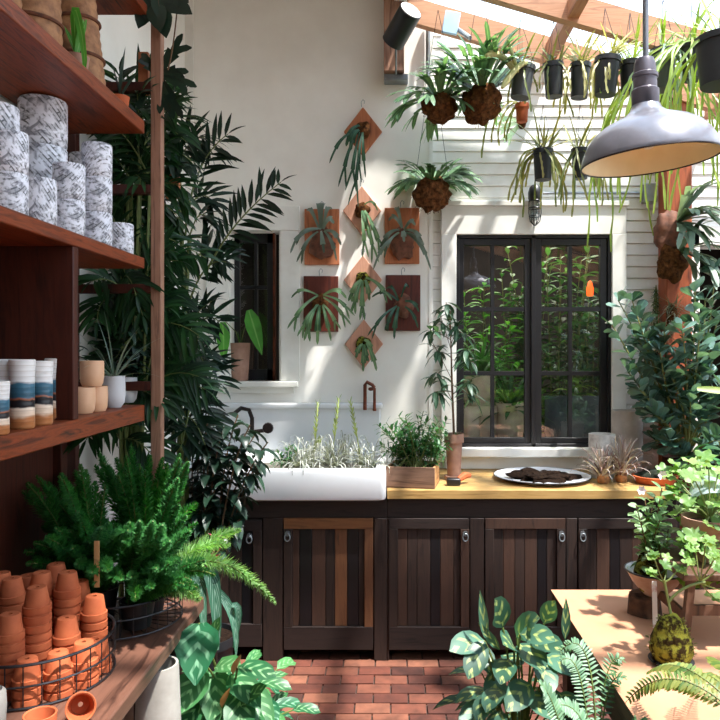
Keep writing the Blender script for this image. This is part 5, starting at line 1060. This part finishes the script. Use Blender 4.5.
for px, py, Y in ((662, 475, 2.35), (641, 490, 2.35)):
    q = P(px, py, Y)
    for k in range(6): a = k * PI / 3; mb.leaf(q, V((math.cos(a), -.4, math.sin(a))), .018, .012, 'oval', 0, .1, 5, up=V((0, -1, 0)))
mb.build('blossoms', mat('pale_pink_petal', '#f0dce4', '#e6c4d2', rough=.6), t)
# plant label
mb = MB(); a = P(655.5, 618, 2.2); b = P(656, 578, 2.24); mb.box((a.x - .0075, 2.2, TZ + .006), (a.x + .0075, 2.203, b.z), rot=Matrix.Rotation(-.06, 3, 'X'), piv=(a.x, 2.2, TZ)); tag(mb.build('plant_label', mat('rust_spotted_label', '#eae2dc', '#b85a44', rough=.6, scale=22, lo=.5, hi=.62)), 'upright white plastic label with rusty smudges leaning before the bowl', 'plant marker')
# kokedama
kc = V((P(671, 0, 1.97).x, 1.97, TZ + .005)); t = thing('moss_ball_plant', 'moss ball with thin branching stems and scalloped leaves on the table', 'moss ball', kc); mb = MB(); mb.lathe(kc - V((0, 0, .003)), [(0, 0), (.055, 0), (.062, .008), (.055, .006), (0, .004)], 28); mb.build('saucer', mat('clear_dish', '#5b5a58', '#494745', rough=.2), t)
mb = MB(); prof = [(0, .002), (.048, .004), (.059, .03), (.058, .055), (.045, .09), (.03, .115), (.016, .13), (.008, .14), (0, .142)]; mb.lathe(kc, prof, 36, wob=.16); mb.build('moss_ball', M_moss, t)
mb = MB()
for k in range(70): a = U(0, 2 * PI); i = random.randint(2, 5); p = kc + V((prof[i][0] * math.cos(a), prof[i][0] * math.sin(a), prof[i][1])); mb.leaf(p, V((math.cos(a), math.sin(a), U(-.2, .9))), .012, .006, 'oval', .2)
mb.build('moss_tufts', leafmat('moss_tuft', '#4f5220', '#7a7a34', trans=.3), t)['kind'] = 'stuff'
def lobed(mL, p, r, nrm, mi=0):
    nrm = V(nrm).normalized(); a = nrm.orthogonal().normalized(); b = nrm.cross(a); ph = U(0, 6); n = 20; vs = [V(p)]; 
    for i in range(n): q = 2 * PI * i / n; rr = r * (.82 + .2 * math.cos(5 * q)) * (1 if i not in (0,) else .35); vs.append(V(p) + (a * math.cos(q + ph) + b * math.sin(q + ph)) * rr + nrm * (.12 * r * math.cos(5 * q + 1) + .15 * r))
    mL.add(vs, [(0, 1 + i, 1 + (i + 1) % n) for i in range(n)], mi, [(0, 0)] + [(1, 0)] * n)
mL, mS = MB(), MB(); b = kc + V((0, 0, .13)); fork = [P(668, 595, 1.98), P(700, 570, 2.0)]
mS.tube([b, P(668, 600, 1.98), P(664, 580, 1.98)], .004, 6); mS.tube(bez(P(668, 603, 1.98), P(680, 585, 1.98), P(705, 582, 2.0), 6), .004, 6)
for e, s in (((655, 560), 0), ((668, 562), 0), ((676, 572), 0), ((652, 572), 0), ((690, 560), 1), ((706, 540), 1), ((716, 555), 1), ((695, 545), 1), ((722, 565), 1), ((715, 598), 1), ((684, 552), 1), ((725, 590), 1)):
    q = P(664, 582, 1.98) if s == 0 else P(700, 582, 2.0); e = P(e[0], e[1], 1.98 + U(-.06, .06)); mS.tube(bez(q, q.lerp(e, .5) + V((0, 0, -.01)), e, 5), .0022, 4)
    for k in range(3): lobed(mL, e + V((U(-.015, .015), U(-.02, .02), U(-.01, .012))), U(.014, .024), V((U(-.4, .4), U(-.9, -.2), 1)))
mL.build('leaves', L_ger, t); mS.build('stems', M_stem, t)
# stool and geranium
t = thing('wooden_stool', 'small weathered wooden stool standing on the table', 'stool', (P(712, 0, 2.1).x, 2.1, TZ)); cx = P(722, 0, 2.12).x; y0, y1 = 2.06, 2.3; st = .225
mb = MB(); mb.box((cx - .15, y0 - .02, TZ + st - .02), (cx + .15, y1 + .02, TZ + st)); mb.build('seat', M_stool, t, bevel=.003)
for x in (cx - .12, cx + .12):
    for y in (y0, y1): sx = -.02 if x < cx else .02; mb = MB(); mb.tube([V((x, y, TZ + st - .02)), V((x + sx, y, TZ))], .015, 4); mb.build('leg', M_stool, t)
for y in (y0, y1): mb = MB(); mb.box((cx - .13, y - .006, TZ + .1), (cx + .13, y + .006, TZ + .13)); mb.build('stretcher', M_stool, t)
for x in (cx - .125, cx + .125): mb = MB(); mb.box((x - .006, y0, TZ + .07), (x + .006, y1, TZ + .1)); mb.build('stretcher', M_stool, t)
gc = V((cx, 2.2, TZ + st + .001)); t = thing('potted_geranium', 'pale green scalloped-leaf geranium mound on the small stool', 'potted plant', gc); pot(t, gc, .085, .06, .13, M_terra_old, rim=.008, rimh=.03); mL, mS = MB(), MB(); b = gc + V((0, 0, .12))
for k in range(120):
    e = P(U(682, 745), U(455, 560) if k % 3 else U(500, 585), U(2.1, 2.5)); e.x = max(e.x, P(680, 0, e.y).x)
    if k % 2 == 0: mS.tube(bez(b, b.lerp(e, .5) + V((0, 0, .03)), e, 5), .0022, 4)
    lobed(mL, e, U(.022, .042), V((U(-.5, .5), U(-.9, .1), 1)))
for (px, py) in ((690, 555), (700, 548), (712, 552), (705, 565), (695, 570), (718, 565), (668, 492), (672, 475), (678, 485), (686, 478), (690, 492), (684, 468), (676, 500), (690, 505), (696, 520), (684, 530), (700, 500), (712, 510), (690, 540), (676, 515)):
    e = P(px, py, 2.35); mS.tube(bez(b, b.lerp(e, .5) + V((0, .05, .03)), e, 5), .0022, 4)
    for k in range(4): lobed(mL, e + V((U(-.025, .025), U(-.03, .03), U(-.02, .02))), U(.018, .03), V((U(-.5, .5), U(-.9, .1), 1)))
mL.build('leaves', L_ger, t); mS.build('stems', M_stem, t)
mb = MB(); mb.leaf(None, None, 0, .1, 'heart', pts=bez(P(690, 494, 2.3), P(705, 478, 2.25), P(735, 494, 2.2), 5), up=V((0, -.6, .8)), fold=.1); mb.build('silver_leaf', leafmat('pale_silver_leaf', '#c4d2d8', '#b8c8ce', trans=.4), t)
# dark shrub behind geranium by doorway
t = thing('doorway_shrub', 'dark leafy shrub standing by the doorway behind the geranium', 'potted plant', (1.75, 3.3, 0)); c = V((1.75, 3.3, 0)); floor_pot(t, c, .16, .35, M_terra); mL, mS = MB(), MB()
for k in range(34): e = P(U(682, 760), U(440, 620), U(3.1, 3.5)); b = c + V((0, 0, .33)); pts = bez(b, b.lerp(e, .6) + V((0, 0, .08)), e, 7); mS.tube(pts, .004, 4); along(mL, pts, 16, .09, .045, 'oval', .4, .9, .7)
mL.build('leaves', L_box, t); mS.build('stems', M_stem, t)
# calathea
t = thing('striped_calathea', 'bushy plant with yellow-striped oval leaves on the floor left of the table', 'potted plant', (.42, 2.3, 0)); c = V((.40, 2.28, 0)); floor_pot(t, c, .13, .26, M_blackp); mL, mS = MB(), MB(); b = c + V((0, 0, .25))
cal = [(548, 612, .09, (.2, -.3, .9)), (535, 632, .11, (.6, -.5, .3)), (512, 655, .12, (.1, -.8, .3)), (500, 612, .13, (-.2, -.4, .9)), (470, 640, .13, (-.8, -.5, .3)), (476, 655, .12, (-.5, -.7, -.4)), (485, 655, .1, (.3, -.8, -.4)), (510, 640, .14, (-.3, -.7, .6)), (525, 625, .13, (.3, -.5, .8)), (530, 650, .14, (.3, -.9, .1)), (545, 640, .12, (.5, -.7, .3)), (495, 685, .12, (-.2, -.8, -.4)), (520, 690, .14, (-.6, -.7, .1)), (560, 660, .12, (.6, -.7, .1)), (475, 710, .12, (-.7, -.6, .1)), (490, 705, .1, (-.3, -.7, .5)), (540, 700, .13, (.4, -.8, .1)), (515, 720, .13, (0, -.9, .1)), (570, 700, .1, (.5, -.8, 0)), (480, 735, .12, (-.6, -.7, 0)), (550, 735, .13, (.4, -.8, 0)), (505, 665, .12, (-.3, -.8, .1)), (545, 670, .12, (.2, -.9, -.2))]
for px, py, L, d in cal:
    q = P(px, py, U(2.15, 2.3)); d = V(d).normalized(); stt = q - d * L * .5; mS.tube(bez(b, b.lerp(stt, .5) + V((U(-.03, .03), 0, .08)), stt, 6), .0035, 5); mL.leaf(stt, d, L * 1.1, L * .62, 'oval', .5, .2, 6, up=V((U(-.2, .2), -.7, .7)), wave=.02)
for k in range(42):
    a = U(0, 2 * PI); rr = U(.06, .19); q = b + V((rr * math.cos(a), rr * math.sin(a), U(.05, .4) - rr * .5)); mS.tube(bez(b, b.lerp(q, .5) + V((0, 0, .05)), q, 5), .003, 4); mL.leaf(q, V((math.cos(a), math.sin(a) - .2, U(-.2, .6))), U(.1, .14), U(.055, .075), 'oval', .8, .2, 6)
for a, e in (((486, 640), (480, 590)), ((565, 640), (566, 598)), ((500, 650), (478, 622))): mL.leaf(None, None, 0, .03, 'lance', pts=ip(P(a[0], a[1], 2.2), P(e[0], e[1], 2.2)), up=V((0, -1, 0)), fold=.5)
mL.build('leaves', L_cal, t); mS.build('stems', M_stem, t)
# ferns lower right
def fern(base, fr, label, mats, Lf, Wf, potm, cat='potted plant', pr=.08, ph=.14, ptop=None):
    c = V(base); t = thing('potted_fern', label, cat, c, 'ferns at the near end of the table'); pot(t, c, pr, pr * .75, ph, potm); mL, mS = MB(), MB(); b = c + V((0, 0, ph - .01))
    for ct, e, n, li in fr: e = V(e); ct = V(ct); pinnate(mL, mS, bez(b, ct, e, 12), int(n * 1.5), Lf * .72, Wf * .7, 1.15, .3, 'strap', .35, planeN=V((0, -.65, .75)), rs=(.003, .001), segs=4, mi=li, jit=.08)
    mL.build('fronds', mats, t); mS.build('stems', M_stem, t)
b0 = V((.5, 1.75, .28))
t = thing('fern_stool', 'low dark stool under the pale fern beside the table', 'stool', (.5, 1.75, 0)); mb = MB(); mb.lathe((.5, 1.75, .26), [(0, 0), (.07, 0), (.07, .019), (0, .019)], 20); mb.build('seat', M_darkwood, t)
for i in range(3): q = i * 2.1; mb = MB(); mb.tube([V((.5 + .05 * math.cos(q), 1.75 + .05 * math.sin(q), .26)), V((.5 + .065 * math.cos(q), 1.75 + .065 * math.sin(q), 0))], .009, 6); mb.build('leg', M_darkwood, t)
fern((.5, 1.75, .28), [(P(590, 640, 1.8), P(562, 660, 1.8), 20, 1), (P(605, 600, 1.8), P(560, 652, 1.85), 18, 1), (P(600, 690, 1.75), P(552, 706, 1.7), 22, 1), (P(598, 640, 1.9), P(622, 660, 1.85), 12, 0), (P(600, 660, 1.9), P(624, 678, 1.8), 12, 0), (P(560, 700, 1.7), P(535, 735, 1.6), 20, 1), (P(620, 700, 1.7), P(655, 730, 1.6), 20, 0), (P(555, 690, 1.7), P(541, 685, 1.65), 20, 1)], 'pale fern with curled fronds rising beside the table edge', [L_fern, L_fernp], .036, .009, M_blackp, pr=.065, ph=.12)
fern((.76, 1.42, TZ + .001), [(P(680, 640, 1.5), P(628, 700, 1.6), 16, 0), (P(690, 660, 1.5), P(640, 690, 1.75), 16, 0), (P(710, 650, 1.5), P(690, 680, 1.7), 16, 0), (P(720, 640, 1.5), P(712, 665, 1.75), 16, 0), (P(730, 650, 1.5), P(725, 700, 1.6), 16, 0), (P(690, 640, 1.5), P(650, 672, 1.7), 14, 0)], 'airy green fern standing on the kraft paper at the near photo corner', [leafmat('airy_fern_leaf', '#486a30', '#8a8f48', trans=.3)], .038, .011, M_terra, pr=.07, ph=.08)

# ================================================================ behind window_2: pots and greenery in the shop
gt = thing('display_cabinet', 'low indoor counter seen through the double window', 'counter', (1.0, 5.0, 0)); mb = MB(); mb.box((.3, 4.55, 0), (1.6, 5.0, P(0, 437, 4.55).z - .03)); mb.build('body', M_darkwood, gt)
zi = P(0, 437, 4.55).z - .029
M_inp = mat('indoor_planter', '#d8ccb8', '#b8aa96', rough=.8, scale=8)
for px, r, h, kk, lb in ((471, .075, .22, 0, 'beige indoor cylinder pot by the first window stile'), (487, .075, .22, 0, 'beige indoor cylinder pot second behind the glass'), (510, .1, .24, 0, 'wide taupe pot with grassy plant behind the middle of the casement'), (479, .11, .22, 1, 'rounded beige pot resting on the two cylinder pots behind the glass')):
    Y = 4.72 + (.04 if kk else 0); X = P(px, 0, Y).x; c = V((X, Y, zi + kk * .2205)); t = thing('indoor_pot', lb, 'pot', c, 'pots behind the window'); mb = MB(); mb.lathe(c, [(0, 0), (r * .8, 0), (r * (.95 if not kk else 1.05), h * .3), (r, h), (r - .01, h), (0, h * .6)], 26); mb.build('pot', M_inp, t)
    if px == 510 or kk:
        mb = MB()
        for k in range(50): mb.leaf(c + V((0, 0, h * .7)), rdir((.3, 1.4)), U(.2, .4), .03, 'strap', .9, .3, 5)
        mb.build('leaves', L_box, t)
for (px, py, Y, n, s, m_, lb) in ((480, 330, 5.1, 60, .3, L_bright, 'bright broadleaf houseplant inside the shop behind the first casement'), (515, 300, 5.4, 60, .34, L_box, 'bushy houseplant inside the shop behind the centre mullion'), (555, 290, 5.3, 60, .36, L_fern, 'weeping houseplant inside the shop behind the second casement'), (590, 330, 5.5, 60, .3, L_tree, 'dim houseplant inside the shop near the column side'), (555, 400, 5.2, 50, .25, L_ger, 'low pale houseplant inside the shop by the poster')):
    c = P(px, py, Y); t = thing('indoor_plant', lb, 'houseplant', V((c.x, Y, 0)), 'houseplants inside the shop'); pot(t, V((c.x, Y, 0)), .15, .11, .3, M_terra_old); mL, mS = MB(), MB()
    for k in range(n // 3):
        e = c + V((U(-s, s), U(-s, s) * .6, U(-s, s) * 1.2)); b = V((c.x, Y, .28)); pts = bez(b, b.lerp(e, .7) + V((0, 0, .1)), e, 7); mS.tube(pts, .004, 4); along(mL, pts, 14, .14, .045, 'lance', .5, .9, .9)
    mL.build('leaves', m_, t); mS.build('stems', M_stem, t)
t = thing('shop_lantern', 'small glowing orange lantern inside the shop seen through the upper casement', 'lantern', P(590, 290, 4.95)); c = P(590, 296, 4.95); mb = MB(); mb.lathe(c, [(0, 0), (.022, 0), (.026, .05), (.012, .1), (0, .11)], 14); mb.build('glass', emis('lantern_glow', '#ff5a1c', 1.3), t); mb = MB(); mb.tube([c + V((0, 0, .1)), V((c.x, c.y, 2.79))], .002, 4); mb.build('cord', M_black, t)
t = thing('framed_print', 'blue-grey print leaning on the indoor counter behind the glass', 'picture', P(585, 415, 4.75)); q0 = P(545, 437, 4.75); q1 = P(604, 396, 4.75); mb = MB(); mb.box((q0.x, 4.75, zi), (q1.x, 4.765, q1.z)); mb.build('print', mat('blue_grey_print', '#33414c', '#5c6a70', rough=.5, scale=7), t)
il = bpy.data.lights.new('shop_fill_light', 'AREA'); ilo = bpy.data.objects.new('shop_fill_light', il); COL.objects.link(ilo); il.energy = 34; il.size = 1.6; il.color = (1, .9, .75); ilo.location = (1.0, 5.6, 2.75)  # unseen area light added to brighten the pots and plants indoors
# ================================================================ behind the viewer: planting that the glass reflects
for i, (x, y, h, m_, lb) in enumerate(((.2, -1.6, 1.5, L_box, 'tall bushy shrub behind the viewer at the middle of the glasshouse'), (1.2, -2.0, 1.9, L_bright, 'tall bright shrub behind the viewer toward the open side'), (2.3, -1.4, 1.6, L_fern, 'wide shrub behind the viewer in the far rear corner'), (2.9, .6, 1.8, L_tree, 'leafy tree in the open side aisle beyond the table'), (-.35, -2.3, 1.7, L_tree, 'shrub behind the viewer next to the shelving side'))):
    t = thing('glasshouse_shrub', lb, 'potted plant', (x, y, 0), 'large shrubs at the rear of the glasshouse'); c = V((x, y, 0)); floor_pot(t, c, .22, .4, M_terra_old); mL, mS = MB(), MB(); b = c + V((0, 0, .38))
    for k in range(40): a = U(0, 2 * PI); rr = U(.05, .55); e = c + V((rr * math.cos(a), rr * math.sin(a), U(.7, h + .4))); pts = bez(b, b.lerp(e, .6) + V((0, 0, .15)), e, 7); mS.tube(pts, .006, 4); along(mL, pts, 12, .16, .06, 'oval', .35, .9, .7)
    mL.build('leaves', m_, t); mS.build('stems', M_bstem, t)
